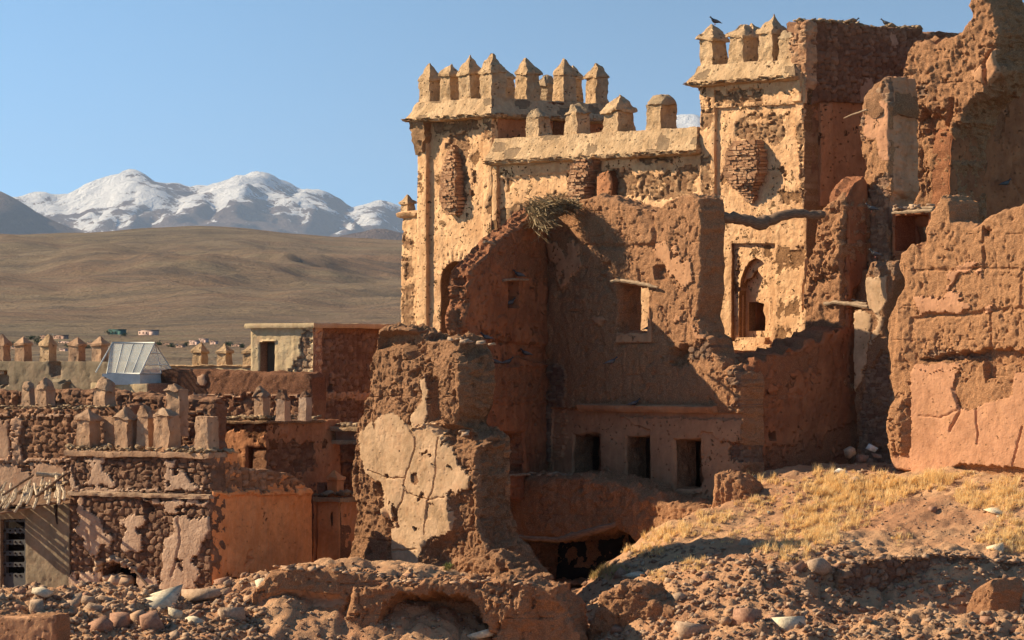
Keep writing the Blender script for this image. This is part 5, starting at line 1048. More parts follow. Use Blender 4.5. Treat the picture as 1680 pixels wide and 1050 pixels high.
slab('doorway_back', LH.off(-.35), R(415, 550, 465, 645), .1, M['darkwood'], bh, base=(0, 0), rough=.1, cell=.08, seed=182)
slab('flank', LH.cross(513, V2).off(.01), [(516.5, 536), (680, 534), (680, 900), (516.5, 900)], .4, M['pillar'], bh, base=(0, 0), rough=1.1, edge=.02, rnd=.02, seed=183, cell=.045,
     feats=[('stone', [(500, 545), (700, 545), (700, 900), (500, 900)], {'h': -.02, 'c': 3, 'warp': 1.5}), ('bump', [(513, 530), (529, 530), (529, 642), (520, 660), (513, 655)], {'h': .03, 'pl': 1, 'r': .3}), ('bump', R(505, 643, 700, 656), {'h': .02, 'pl': 1, 'r': .3}), ('bump', zB((1045, 455), (1080, 455), (1080, 490), (1045, 490)), {'h': -.3, 'warp': .3})])
k0 = LH.hit(411, 500)[0]; k1 = 0.0; ky = LH.cross(513, V2).hit(640, 500)[0]; zr = zat(LH, 513, 536)
V, Q, Tt = loft(refine([(0, (k1-k0)/2+.1, ky/2+.1), (.06, (k1-k0)/2+.12, ky/2+.12), (.12, (k1-k0)/2+.1, ky/2+.1)], .05), 20, noise=.008, seed=5)
from_parts('roof_slab', [(V, Q, Tt, (1, 0, .7))], M['yellow'], bh, LH.mat() @ Matrix.Translation(((k0+k1)/2, ky/2, zr-.03)), True)

# rear terrace parapets with their row of merlons
LG = Frame(165, 104.5, U2)
rp = thing('rear_parapet', LG.world(-1.5, .3, -5), 'grey olive terrace parapet with a row of five pointed merlons, valley behind', 'parapet', 'terrace parapets')
slab('wall', LG, [(-60, 592), (165, 593), (215, 593.5), (215, 900), (-60, 900)], .45, M['olive'], rp, base=(1, 0), rough=.4, edge=.015, rnd=.03, seed=190, cell=.06, feats=[('bump', zA((310, 300), (400, 300), (410, 400), (340, 400)), {'h': -.12, 'pl': 0, 's': .05}), ('bump', zA((-80, 360), (45, 360), (45, 460), (-80, 460)), {'h': -.2, 'pl': 0}), ('bump', zA((350, 430), (450, 430), (450, 490), (345, 490)), {'h': .2})])
for i, (px, yt) in enumerate([(4, 548), (38, 552), (79, 549), (126, 552), (164, 551)]): merlon(rp, LG, px, 592, 566, yt, inset=.22, w=.15, mat='merlon' if i != 2 else 'coping', seed=191+i, tone=.3+.15*i)
LQ = Frame(410, 107.0, U2)
rp2 = thing('rear_parapet', LQ.world(-1.5, .3, -5), 'pale-topped terrace parapet with three white-capped merlons left of the box house', 'parapet', 'terrace parapets')
slab('wall', LQ, [(200, 600), (275, 599), (340, 600), (420, 601), (420, 900), (200, 900)], .45, M['yellow'], rp2, base=(1, 0), rough=.4, edge=.015, rnd=.03, seed=200, cell=.07)
ledge('coping', rp2, LQ, 268, 415, 599, .05, .05, .6, 'coping', 201)
for i, (px, yc, yt) in enumerate([(328, 578, 560), (369, 578, 562), (411, 578, 564)]): merlon(rp2, LQ, px, 601, yc, yt, inset=.25, w=.145, mat='coping', seed=202+i, tone=.9)

# glass roof light
gl = NT('white_glass', .12, .6); gl.b.inputs['Base Color'].default_value = (.84, .86, .80, 1); gl.b.inputs['Alpha'].default_value = .26; gl.b.inputs['Roughness'].default_value = .5; gl.b.inputs['Specular IOR Level'].default_value = .15; M['glass'] = gl.m
gh = thing('glass_roof_light', at(205, 622, 103.3), 'pitched glass roof light in a white metal frame on the rear terrace', 'skylight')
z0, z1_, zr = -.36, -.36, .43
e2 = Vector((math.cos(rad(-14)), math.sin(rad(-14)), 0)); f2_ = Vector((.50, .86, 0))
Ac = at(175.5, 613, 103.0); Bc = Ac+e2*.88; Cc = Bc+f2_*1.5; Dc = Ac+f2_*1.5
for v in (Bc, Cc, Dc): v.z = Ac.z
Rl = at(184.5, 562.5, 103.7); Rr = at(254, 562.5, 103.4)
def tri_mesh(name, vs, fs, mat, par):
    me = bpy.data.meshes.new(name); me.from_pydata([v[:] for v in vs], [], fs); me.update(); return link(name, me, M[mat], par)
def pane(name, pts, par, th=.012):
    n = (pts[1]-pts[0]).cross(pts[2]-pts[0]).normalized()*th; k = len(pts)
    return tri_mesh(name, list(pts)+[p-n for p in pts], [tuple(range(k)), tuple(range(2*k-1, k-1, -1))]+[(i, i+k, (i+1) % k+k, (i+1) % k) for i in range(k)], 'glass', par)
pane('glass_front', [Ac, Bc, Rr, Rl], gh); pane('glass_end', [Bc, Cc, Rr], gh); pane('glass_back', [Cc, Dc, Rl, Rr], gh)
par_ = []
for a, b, r0 in [(Ac, Bc, .02), (Bc, Cc, .02), (Cc, Dc, .02), (Dc, Ac, .02), (Ac, Rl, .02), (Bc, Rr, .022), (Cc, Rr, .02), (Dc, Rl, .02), (Rl, Rr, .022), (Rl, at(157, 611, 102.9), .022)]+[(Ac.lerp(Bc, t), Rl.lerp(Rr, t), .013) for t in (.25, .5, .75)]+[(Dc.lerp(Cc, t), Rl.lerp(Rr, t), .012) for t in (.25, .5, .75)]+[(Bc.lerp(Rr, .28), Cc.lerp(Rr, .28), .012), (Bc.lerp(Rr, .66), Cc.lerp(Rr, .66), .012), (Bc.lerp(Cc, .62), Rr, .012)]:
    o = from_parts('frame_bar', [tube_parts([a, b], r0, 4)], M['frame'], gh)
low = Vector((0, 0, -.28))
for a, b in [(Ac, Bc), (Bc, Cc), (Cc, Dc), (Dc, Ac)]:
    a = a+Vector((-.12, 0, 0)) if a is Ac else a; n = Vector((b-a).cross(Vector((0, 0, 1)))).normalized()*.03
    tri_mesh('base_panel', [a, b, b+low, a+low, a-n, b-n, b+low-n, a+low-n], [(0, 3, 2, 1), (4, 5, 6, 7), (0, 1, 5, 4), (3, 7, 6, 2), (0, 4, 7, 3), (1, 2, 6, 5)], 'frame', gh)
slab('kerb', Frame(215, 102.8, U2), [(148, 628), (215, 630), (240, 630), (240, 800), (148, 800)], 1.6, M['yellow'], gh, base=(1, 0), rough=.3, edge=.02, rnd=.02, seed=210, cell=.07)

# ---------------------------------------------------------------- fallen walls in the foreground
_gx = np.arange(-16, 18, .1); _gy = np.arange(79, 110, .1); _GX, _GY = np.meshgrid(_gx, _gy); _GZ = zg(_GX.ravel(), _GY.ravel()).reshape(_GX.shape)
def zq(x, y):
    x = np.asarray(x, float); y = np.asarray(y, float); i = np.clip((x+16)/.1, 0, len(_gx)-2); j = np.clip((y-79)/.1, 0, len(_gy)-2); a = i.astype(int); b = j.astype(int); u = i-a; v = j-b
    return (_GZ[b, a]*(1-u)+_GZ[b, a+1]*u)*(1-v)+(_GZ[b+1, a]*(1-u)+_GZ[b+1, a+1]*u)*v
_D = np.arange(80, 106, .1)
def gpx(px, py):
    x = (px-CX)/F*_D; z = (HY-py)/F*_D; m = np.nonzero(zq(x, _D) > z)[0]
    return None if not len(m) else Vector((x[m[0]], _D[m[0]], float(zq(x[m[0]], _D[m[0]]))))
FF = Frame(600, 86.9, -12); M['topstone'] = simple('dusty_stone', (.52, .34, .21), (.34, .20, .12), 6, 1, .02)
z6f = lambda *p: Z(400, 880, 3, *p)
def heap(name, label, cat, fr, outline, thick, seed, feats=(), mat='adobe', top=None, n=60, smin=.03, smax=.14, holes=(), rough=1.4, rnd=.14):
    t = thing(name, fr.world(fr.hit(*outline[0])[0], .3, -6), label, cat)
    slab('wall', fr, outline, thick, M[mat], t, rough=rough, edge=.09, rnd=rnd, seed=seed, cell=.03, feats=feats, holes=holes)
    if top: crumbs('top_stones', t, fr, top, thick*.7, n, smin*1.5, smax, 'topstone', seed+1, y0=.0, spread=.03, tilt=.3)
    return t
heap('fallen_wall', 'low earth wall stub in the foreground capped with a line of flat pale stones', 'wall', FF, z6f((20, 300), (60, 260), (110, 210), (140, 165), (240, 150), (420, 165), (600, 180), (680, 200), (720, 230), (640, 260), (580, 260), (520, 300), (500, 370), (540, 470), (560, 580), (-20, 580), (10, 400)), .8, 301,
     feats=[('bump', z6f((80, 300), (230, 260), (480, 290), (520, 330), (340, 350), (250, 430), (170, 450), (90, 370)), {'h': -.2, 's': .15, 'pl': 1, 'r': .4}), ('bump', z6f((260, 380), (340, 355), (480, 370), (500, 440), (540, 580), (160, 580)), {'h': .15, 's': .3})], top=z6f((140, 160), (420, 168), (680, 205)), n=70)
heap('fallen_wall', 'thick eroded earth wall in the foreground with a broad shadowed hollow in its face', 'wall', FF.off(.25), z6f((490, 370), (540, 280), (640, 250), (720, 235), (820, 240), (900, 215), (1000, 225), (1100, 215), (1130, 260), (1200, 225), (1300, 215), (1420, 235), (1520, 260), (1560, 320), (1600, 400), (1620, 580), (560, 580), (500, 440)), 1.7, 305,
     feats=[('bump', z6f((640, 580), (660, 440), (690, 330), (730, 285), (850, 275), (1000, 280), (1110, 285), (1150, 350), (1200, 430), (1260, 580)), {'h': -1.1, 's': .22, 'r': .9, 'warp': 2}), ('bump', z6f((1150, 250), (1400, 260), (1430, 340), (1400, 480), (1250, 440), (1180, 360)), {'h': .15, 's': .3, 'r': 1.6}), ('bump', z6f((1400, 300), (1620, 330), (1620, 580), (1380, 580)), {'h': -.15, 's': .2})],
     top=z6f((560, 275), (720, 235), (1100, 225), (1300, 225), (1500, 260)), n=120, smax=.1)
heap('fallen_wall', 'smooth brown wall stump in the bottom left corner', 'wall', Frame(60, 84.8, -20), [(-60, 1006), (0, 1009), (50, 1008), (84, 1010), (88, 1030), (88, 1080), (-60, 1080)], .7, 309, mat='adobe', rough=.7, feats=[('bump', R(-60, 1010, 90, 1090), {'h': 0, 'pl': 1, 'r': .4})])
heap('fallen_wall', 'rounded stub of stony earth wall beside the dark gully', 'wall', Frame(1050, 86.6, -25), [(955, 1070), (962, 1040), (975, 1005), (990, 975), (1020, 955), (1050, 962), (1075, 985), (1100, 1000), (1120, 1035), (1120, 1090), (955, 1090)], 1.2, 313, top=[(985, 985), (1020, 958), (1070, 985)], n=30, smax=.12)
heap('fallen_wall', 'shadowed bank of stones and earth across the lower right with a hollow below', 'wall', Frame(1500, 88.3, 16), [(1378, 935), (1400, 922), (1450, 918), (1500, 914), (1560, 910), (1600, 918), (1650, 925), (1740, 935), (1740, 1080), (1370, 1080), (1370, 980)], .8, 317, mat='pillar',
     feats=[('stone', [(1378, 925), (1560, 905), (1620, 920), (1590, 970), (1500, 985), (1450, 1000), (1385, 985)], {'c': 3, 'h': -.05}), ('bump', [(1450, 1000), (1570, 980), (1590, 1090), (1440, 1090)], {'h': -.3, 's': .15, 'r': .5})], top=[(1380, 925), (1560, 910), (1680, 925)], n=90, smax=.15)
heap('fallen_wall', 'smooth triangular stump of brown wall in the shadowed hollow at the lower right', 'wall', Frame(1620, 86.2, UA), [(1560, 1050), (1590, 980), (1612, 955), (1628, 950), (1630, 1090), (1550, 1090)], .9, 321, mat='adobe', rough=.8)
heap('earth_bank', 'dark earth bank under the openings of the roofless room with roots hanging from it', 'bank', R1.off(1.3), [(822, 783), (850, 781), (900, 783), (950, 782), (1000, 786), (1040, 805), (1080, 820), (1130, 830), (1165, 840), (1130, 880), (1090, 905), (1040, 960), (800, 960), (800, 800)], 1.3, 325, mat='adobe', rough=1.4, rnd=.25,
     holes=[[(852, 888), (885, 880), (930, 886), (960, 878), (1000, 868), (1030, 880), (1046, 900), (1040, 957), (850, 957)]], top=[(830, 780), (950, 780)], n=25)
o = slab('hollow_back', R1.off(.0), R(800, 850, 1110, 1020), .3, M['black'], bpy.context.scene.objects['earth_bank'], cell=.15, seed=330)  # black sheet, the darkness of the hollow is in its colour
rt_ = tag(log('root', None, [at(842, 880, 99.6), at(880, 884, 99.5), at(915, 886, 99.5), at(945, 878, 99.3), at(985, 868, 99.1), at(1010, 860, 99.2)], [.05, .06, .07, .09, .10, .08], 'wood', n=9, seed=61), 'thick bent dark timber under the earth bank, above the black hollow', 'timber')
_bb = thing('earth_stump', gpx(1195, 830) or at(1195, 830, 96), 'lone rounded lump of adobe standing on the slope below the shaded wall', 'stump')
slab('lump', Frame(1190, 95.6, -30), [(1166, 835), (1168, 800), (1172, 780), (1185, 774), (1200, 777), (1214, 788), (1226, 800), (1232, 815), (1235, 845), (1166, 850)], .8, M['adobe'], _bb, rough=1.4, rnd=.22, seed=333, cell=.03)
bm_ = tag(log('roof_beam', None, [at(1138, 347, 99.6), at(1165, 352, 99.6), at(1190, 358, 99.7), at(1215, 360, 99.8), at(1245, 366, 99.9), at(1262, 362, 100), at(1280, 355, 100), at(1310, 350, 100.1), at(1352, 352, 100.3)], [.10, .12, .14, .13, .16, .15, .12, .11, .10], 'wood', n=12, seed=62), 'long crooked tree trunk beam spanning from the red wall to the fin', 'beam')

# ---------------------------------------------------------------- stones
ST_R = random.Random(77); rocks = {}
def stone_mesh(i, mat):
    k = (i, mat)
    if k not in rocks:
        V, Tt = (STONES+FLATS)[i]; me = mesh_np('stone', V, np.zeros((0, 4), int), Tt, np.tile(np.array((0, 1, .3+.5*((i*37 % 10)/10)), float), (len(V), 1)), smooth=False)
        me.materials.append(M[mat]); rocks[k] = me
    return rocks[k]
def put_stone(px, py, size, mat='greyrock', i=None, label=None, group=None, tilt=.5, name='stone', sq=(1, 1, 1), p=None, lift=-.1):
    p = p or gpx(px, py)
    if p is None: return
    i = ST_R.randrange(len(STONES)+len(FLATS)) if i is None else i
    o = bpy.data.objects.new(name, stone_mesh(i, mat)); COL.objects.link(o)
    fl = .25 if i >= len(STONES) else .6
    o.location = p+Vector((0, 0, size*fl*lift)); o.scale = (size*sq[0], size*sq[1], size*sq[2]); o.rotation_euler = (ST_R.uniform(-tilt, tilt), ST_R.uniform(-tilt, tilt), ST_R.uniform(0, 6.28))
    return tag(o, label, 'stone', group)
M['redrock'] = simple('red_rock', (.44, .25, .16), (.27, .14, .09), 6, 1, .02)
M['palerock'] = simple('cream_rock', (.72, .62, .44), (.5, .4, .28), 6, 1, .02)
for px, py, s_, mt_, i, lb in [(1383, 776, .26, 'white', 13, 'big white slab of stone lying on the grass below the gap'), (1225, 895, .2, 'greyrock', 2, 'dark sided boulder half way up the grassy slope'),
      (1224, 1022, .36, 'redrock', 4, 'large reddish pyramid shaped stone near the bottom, right of the middle'), (1296, 1033, .33, 'palerock', 7, 'squared cream stone near the bottom edge beside the reddish one'), (1345, 940, .3, 'greyrock', 5, 'dark grey angular boulder at the left end of the stone bank'),
      (1043, 945, .24, 'palerock', 14, 'flat pale stone on top of the rounded wall stub'), (795, 1043, .42, 'palerock', 16, 'long cream block at the bottom edge below the hollow'), (825, 1035, .22, 'redrock', 1, 'leaning brown slab beside the long cream block'),
      (262, 990, .62, 'palerock', 15, 'large tilted cream plaster slab among the rubble below the old house'), (335, 978, .62, 'greyrock', 17, 'long flat slab leaning below the orange wall'), (290, 1012, .2, 'palerock', 3, 'small cream boulder in the rubble hollow'), (322, 1022, .22, 'palerock', 6, 'rounded pale boulder right of the rubble hollow'),
      (378, 1012, .3, 'greyrock', 8, 'dark squared boulder on the rubble heap near the smooth stump'), (200, 1022, .3, 'redrock', 9, 'reddish block in the rubble in front of the house'), (245, 1032, .32, 'redrock', 10, 'long reddish block near the bottom of the rubble'), (160, 1000, .32, 'greyrock', 18, 'flat grey stone in the middle of the left rubble'),
      (118, 992, .33, 'greyrock', 19, 'wide grey stone left of the middle of the rubble'), (70, 972, .3, 'palerock', 20, 'yellowish flat stone on the rubble crest'), (60, 1000, .25, 'greyrock', 0, 'rounded stone above the smooth brown stump'), (180, 985, .3, 'greyrock', 21, 'thin slab on the crest below the niche of the old house'),
      (1636, 842, .26, 'palerock', 12, 'flat pale stone in the dry grass below the great block'), (1638, 903, .2, 'palerock', 11, 'cream stone at the edge of the stone bank, far right'), (1135, 1040, .3, 'greyrock', 6, 'grey block at the bottom edge right of the stub'), (1530, 838, .12, 'redrock', 4, 'small red stone on the bare slope below the block'),
      (435, 962, .2, 'palerock', 7, 'pale stone at the foot of the orange wall, beside the capped stub'), (1405, 790, .14, 'greyrock', 3, 'grey stone just right of the white slab')]:
    put_stone(px, py, s_, mt_, i, lb, tilt=.35, name='boulder', lift=.1)
GR = 'loose stones strewn over the ground in front'
def zone(n, x0, x1, y0, y1, smin, smax, mats, lb, g):
    k = 0
    while k < n:
        px, py = ST_R.uniform(x0, x1), ST_R.uniform(y0, y1)
        if put_stone(px, py, smin+(smax-smin)*ST_R.random()**2.6, ST_R.choice(mats), None, lb, g): pass
        k += 1
zone(95, -10, 430, 955, 1060, .06, .26, ['topstone', 'redrock', 'redrock', 'topstone', 'greyrock'], 'rough stone in the rubble along the bottom left, below the houses', 'rubble stones at the bottom left')
zone(26, 560, 950, 940, 985, .05, .14, ['greyrock', 'redrock'], 'small stone on the ground at the foot of the broken pillar', 'stones at the foot of the pillar')
zone(45, 1000, 1380, 930, 1055, .05, .22, ['topstone', 'redrock', 'redrock', 'greyrock'], 'rough stone on the stony ground at the bottom right of the middle', 'stones at the bottom right')
zone(30, 1100, 1680, 780, 920, .04, .11, ['greyrock', 'redrock', 'palerock'], 'small stone lying on the dry slope below the walls', 'stones on the dry slope')
zone(30, 1380, 1680, 1000, 1055, .06, .2, ['greyrock', 'redrock'], 'small stone on the bank at the bottom right corner', 'stones at the bottom right corner')
def stuffpile(name, zones, mat, seed, kind='stuff', shapes=None):
    r = random.Random(seed); parts = []
    for n, x0, x1, y0, y1, smin, smax in zones:
        for _ in range(n):
            p = gpx(r.uniform(x0, x1), r.uniform(y0, y1))
            if p is None: continue
            V, Tt = r.choice(shapes or STONES+FLATS); s_ = smin+(smax-smin)*r.random()**2.5; Rm = rotm(r.uniform(-.6, .6), r.uniform(-.6, .6), r.uniform(0, 6.3))
            parts.append(((V*s_)@Rm.T+np.array(p)+np.array((0, 0, s_*.15)), np.zeros((0, 4), int), Tt, (0, 1, r.random())))
    o = from_parts(name, parts, M[mat]); o['kind'] = kind
    return o
M['gravelmat'] = wall_mat('mixed_gravel', earth=(.33, .2, .12), stone=(.24, .13, .08), stone2=(.50, .35, .23), eb=.01)
tag(stuffpile('gravel', [(3000, -10, 440, 945, 1060, .015, .09), (800, 430, 960, 925, 1060, .015, .06), (2200, 960, 1400, 900, 1060, .015, .09), (1300, 1100, 1690, 775, 925, .012, .045), (1100, 1380, 1690, 915, 1060, .015, .09), (120, 1360, 1470, 700, 780, .03, .1)], 'gravelmat', 5), 'small broken stones and clods littering the ground', None)
# debris in the gap
for i, (px, py, s_, lb) in enumerate([(1395, 742, .17, 'grey flagstone in the rubble at the foot of the dark gap'), (1430, 735, .12, 'white plaster chunk leaning in the dark gap'), (1412, 752, .16, 'reddish block lying in front of the dark gap'), (1440, 748, .14, 'brown block against the great wall block by the gap')]):
    put_stone(0, 0, s_, ['greyrock', 'white', 'redrock', 'redrock'][i], 4+i*3, lb, name='boulder', p=at(px, py, 98.2+.2*i))

# ---------------------------------------------------------------- grass
gm = NT('straw', .8, .2); oi = gm.N.new('ShaderNodeVertexColor'); oi.layer_name = 'm'; sg = gm.N.new('ShaderNodeSeparateColor'); gm.put(sg.inputs[0], oi.outputs[0])
c = gm.mix(sg.outputs[2], (.80, .54, .22), (.92, .74, .42)); c = gm.mix(sg.outputs[0], c, (.16, .17, .06)); M['straw'] = gm.done(c); tr_ = gm.N.new('ShaderNodeBsdfTranslucent'); gm.put(tr_.inputs[0], c); mx_ = gm.N.new('ShaderNodeMixShader'); mx_.inputs[0].default_value = .4; gm.put(mx_.inputs[1], gm.b.outputs[0]); gm.put(mx_.inputs[2], tr_.outputs[0]); gm.put(gm.N['Material Output'].inputs[0], mx_.outputs[0])
def grass(name, spots, seed, blades=16, green=0.0):
    r = np.random.RandomState(seed); C, H_, Gs = [], [], []
    for px, py, rx, ry, n, h in spots:
        for _ in range(int(n*.72)):
            a = r.uniform(0, 6.28); q = 1.25*r.uniform(0, 1)**.75; p = gpx(px+rx*q*math.cos(a), py+ry*q*math.sin(a))
            if p is not None: C.append(p[:]); H_.append(h*(.35+1.3*r.rand()**1.6)); Gs.append(r.rand())
    C = np.repeat(np.array(C), blades, 0); H_ = np.repeat(np.array(H_), blades); n = len(C); T_ = np.repeat(np.array(Gs), blades)
    th = r.uniform(0, 6.28, n); ro = r.uniform(0, .09, n); base = C+np.c_[np.cos(th)*ro, np.sin(th)*ro, np.full(n, -.02)]
    a2 = r.uniform(0, 6.28, n); ln = r.uniform(.1, .75, n)*H_; hh = H_*r.uniform(.55, 1.1, n); d = np.c_[np.cos(a2)*ln, np.sin(a2)*ln, hh]
    sd = np.c_[-np.sin(a2), np.cos(a2), np.zeros(n)]*r.uniform(.004, .008, n)[:, None]
    mid = base+d*np.array((.35, .35, .6)); tip = base+d
    V = np.stack([base-sd, base+sd, mid+sd*.8, mid-sd*.8, tip], 1).reshape(-1, 3); i = np.arange(n)*5
    at_ = np.repeat(np.c_[np.full(n, green), np.zeros(n), np.clip(T_*.6+r.rand(n)*.4, 0, 1)], 5, 0)
    return link(name, mesh_np(name, V, np.c_[i, i+1, i+2, i+3], np.c_[i+3, i+2, i+4], at_, smooth=False), M['straw'])
G = [(1350, 795, 30, 22, 60, .20), (1370, 830, 70, 38, 320, .17), (1330, 860, 50, 22, 130, .15), (1285, 895, 50, 25, 150, .14), (1470, 800, 40, 14, 130, .19), (1530, 792, 26, 12, 90, .20), (1420, 815, 60, 16, 130, .17), (1345, 885, 30, 12, 50, .14),
     (1640, 815, 60, 22, 260, .18), (1650, 880, 40, 26, 160, .16), (1590, 820, 20, 12, 40, .14), (1475, 885, 14, 12, 18, .1), (1120, 872, 50, 10, 40, .17), (1090, 885, 30, 10, 40, .17), (1060, 905, 30, 8, 60, .15), (1170, 850, 40, 10, 60, .13), (1140, 925, 26, 12, 36, .12), (1235, 800, 8, 6, 14, .26), (1250, 825, 40, 16, 60, .11),
     (1275, 790, 30, 10, 36, .12), (1080, 945, 24, 10, 30, .10), (1200, 870, 60, 20, 50, .08), (1560, 780, 50, 6, 40, .1), (1400, 790, 60, 14, 90, .12)]
tag(grass('dry_grass', G, 3, 22), 'pale straw coloured dry grass growing on the slope', None, None, 'stuff')
tag(grass('shaded_grass', [(975, 945, 45, 10, 90, .16), (1010, 938, 20, 6, 40, .14)], 4, 18, .55), 'thin greenish grass in the shade of the hollow', None, None, 'stuff')
def weed(px, py, s_, lb, seed):
    r = random.Random(seed); p = gpx(px, py) or at(px, py, 88); P = []
    for _ in range(60):
        a = r.uniform(0, 6.28); e = r.uniform(.2, 1.3); L = s_*r.uniform(.4, 1); d = Vector((math.cos(a)*math.cos(e), math.sin(a)*math.cos(e), math.sin(e))); c = p+d*L*.9; u = d.cross(Vector((0, 0, 1))).normalized()*s_*.13; w2 = d*s_*.2
        P.append((np.array([(c-w2)[:], (c+u)[:], (c+w2)[:], (c-u)[:]]), np.array([(0, 1, 2, 3)]), None, (1, 0, r.random())))
        if r.random() < .3: P.append(tube_parts([p, c], .006, 3, (.6, 0, .4)))
    o = from_parts('weed', P, M['straw']); return tag(o, lb, 'plant')
weed(735, 938, .2, 'low green weed on the crest in front of the pillar', 1); weed(1450, 925, .12, 'small grey green weed among the bank stones', 2)

# ---------------------------------------------------------------- stork nest
nest_r = random.Random(12); P = []; nc = R1.off(.3).world(R1.hit(905, 340)[0], 0, zat(R1, 905, 342))
nc = at(906, 340, 101.9)
for i in range(900):
    a = nest_r.uniform(0, 6.28); rr = nest_r.uniform(.1, 1)**.5; x = math.cos(a)*rr*.60; y = math.sin(a)*rr*.42; z = nest_r.gauss(0, .07)*(1.15-rr*.4)+.02; hang = 0
    if x < .02 and nest_r.random() < .48: z -= nest_r.uniform(0, .75)*(1-abs(x+.3)*1.6); hang = 1; y -= .12
    c = Vector((x, y, z)); t = a+1.57+nest_r.gauss(0, .6); L = nest_r.uniform(.08, .42); d = Vector((math.cos(t), math.sin(t), nest_r.gauss(0, .45)-(.8*hang if nest_r.random() < .5 else 0))).normalized()*L
    m = Vector((nest_r.gauss(0, .03), nest_r.gauss(0, .03), nest_r.gauss(0, .03)))
    P.append(tube_parts([nc+c-d, nc+c+m, nc+c+d], nest_r.uniform(.004, .010), 3, (0, 0, nest_r.random())))
V, Q, Tt = loft(refine([(-.22, .25, .2), (-.1, .42, .3), (0, .5, .36), (.06, .35, .25)], .05), 6, noise=.04, seed=4, power=2)
P.append((V+np.array(nc), Q, Tt, (0, 0, .1)))
nm = NT('nest_material', .95); vc_ = nm.N.new('ShaderNodeVertexColor'); vc_.layer_name = 'm'; s3 = nm.N.new('ShaderNodeSeparateColor'); nm.put(s3.inputs[0], vc_.outputs[0]); M['nest'] = nm.done(nm.mix(s3.outputs[2], (.17, .11, .06), (.48, .37, .22)))
tag(from_parts('stork_nest', P, M['nest']), 'large stork nest of grey twigs hanging over the top corner of the roofless room', 'nest')

# ---------------------------------------------------------------- pigeons
pm = simple('slate_feathers', (.075, .075, .08), (.03, .03, .034), 18, 1, .002, .6, .3); M['feather'] = pm; M['palefeather'] = simple('pale_grey_feathers', (.15, .15, .155), (.085, .085, .09), 14, 1, .002); M['beak'] = simple('horn', (.10, .08, .07), (.05, .04, .04), 5, 1, .001); M['leg'] = simple('pink_legs', (.45, .16, .13), (.3, .1, .08), 5, 1, .001)
def pigeon(p, heading, label, s_=1.0, proto=[]):
    if not proto:
        root = thing('pigeon', (0, 0, 0), label, 'pigeon', 'pigeons perched on the ruins')
        def bl(name, rings, mat, par, rot=0):
            V, Q, Tt = loft(refine(rings, .03), 3, noise=0, power=2); Rm = rotm(0, rad(90)+rot, 0); V = V@Rm.T
            return link(name, mesh_np(name, V, Q, Tt, None), M[mat], par)
        # rings run along x: (x, half height, half width, z offset)
        def ringset(L): return [(x, hh_, hw, -z, 0) for x, hh_, hw, z in L]
        bl('body', ringset([(-.11, .018, .03, .075), (-.06, .04, .048, .088), (0, .055, .06, .10), (.05, .055, .056, .115), (.085, .042, .042, .145), (.10, .026, .027, .175), (.118, .027, .026, .20), (.135, .022, .021, .207), (.15, .008, .008, .203)]), 'feather', root)
        bl('beak', ringset([(.146, .007, .006, .202), (.172, .002, .002, .196)]), 'beak', root)
        bl('tail', ringset([(-.20, .006, .034, .052), (-.15, .009, .036, .062), (-.09, .014, .028, .078)]), 'feather', root)
        for sy in (-1, 1):
            bl('wing', [(x, hh_, hw, -z, sy*y) for x, hh_, hw, z, y in [(-.16, .006, .006, .072, .025), (-.10, .022, .010, .088, .045), (-.02, .038, .012, .108, .056), (.04, .030, .010, .118, .052), (.06, .010, .004, .118, .045)]], 'palefeather', root)
            o = from_parts('leg', [tube_parts([(0, sy*.022, .06), (0, sy*.024, .0)], .005, 4), tube_parts([(-.02, sy*.024, .004), (.03, sy*.024, .004)], .004, 4)], M['leg'], root)
        proto.append(root); o = root
    else:
        o = proto[0].copy(); COL.objects.link(o); o['label'] = label
        for chd in list(proto[0].children):
            d = chd.copy(); COL.objects.link(d); d.parent = o
    o.location = p; o.rotation_euler = (0, 0, rad(heading)); o.scale = (s_, s_, s_); return o
pp = lambda fr, x, y, t=.1: fr.world(fr.hit(x, y)[0], -t, fr.hit(x, y)[1])
for p, hd_, lb in [(at(1173, 41, 106.6), 200, 'pigeon perched on the tip of the left merlon of the right tower'),
      (pp(RS, 1414, 42, -.3), 0, 'pigeon half hidden on the stone wall top, left of its neighbour'), (pp(RS, 1468, 43, -.3), 170, 'dark pigeon standing on top of the stone wall near the spire'),
      (pp(R1, 1057, 544, -.2), 20, 'pigeon on the sill of the upper window'), (pp(L1, 845, 457), 200, 'pigeon standing on the stick lintel of the shaded side wall'), (pp(L1, 846, 503, -.15), 30, 'pigeon sitting inside the little niche in the shaded wall'),
      (pp(L1, 812, 600, .03), 190, 'pigeon at the left end of the lower ledge in the shaded wall'), (pp(L1, 831, 600, .03), 10, 'pigeon in the middle of the lower ledge in the shaded wall'), (pp(L1, 861, 586, .03), 200, 'pigeon on the raised step at the right of the lower ledge'),
      (pp(L1, 786, 560, .2), 180, 'pigeon at the broken front edge of the shaded side wall'), (pp(R1, 1048, 668, .15), 0, 'pigeon on the moulding above the dark openings'), (at(1173, 397, 99.6), 20, 'pigeon clinging to the shaded end of the adobe wall below the beam'),
      (at(1430, 348, 99.6), 180, 'upper of the two pigeons on the stony pier'), (at(1436, 423, 98.9), 180, 'lower of the two pigeons on the stony pier, above the pale plaster'), (at(1650, 307, 103), 20, 'lone pigeon on the shaded flank near the right edge'), (at(1003, 600, 99.3), 0, 'pigeon in the shade under the small gap of light')]:
    pigeon(p, hd_, lb)

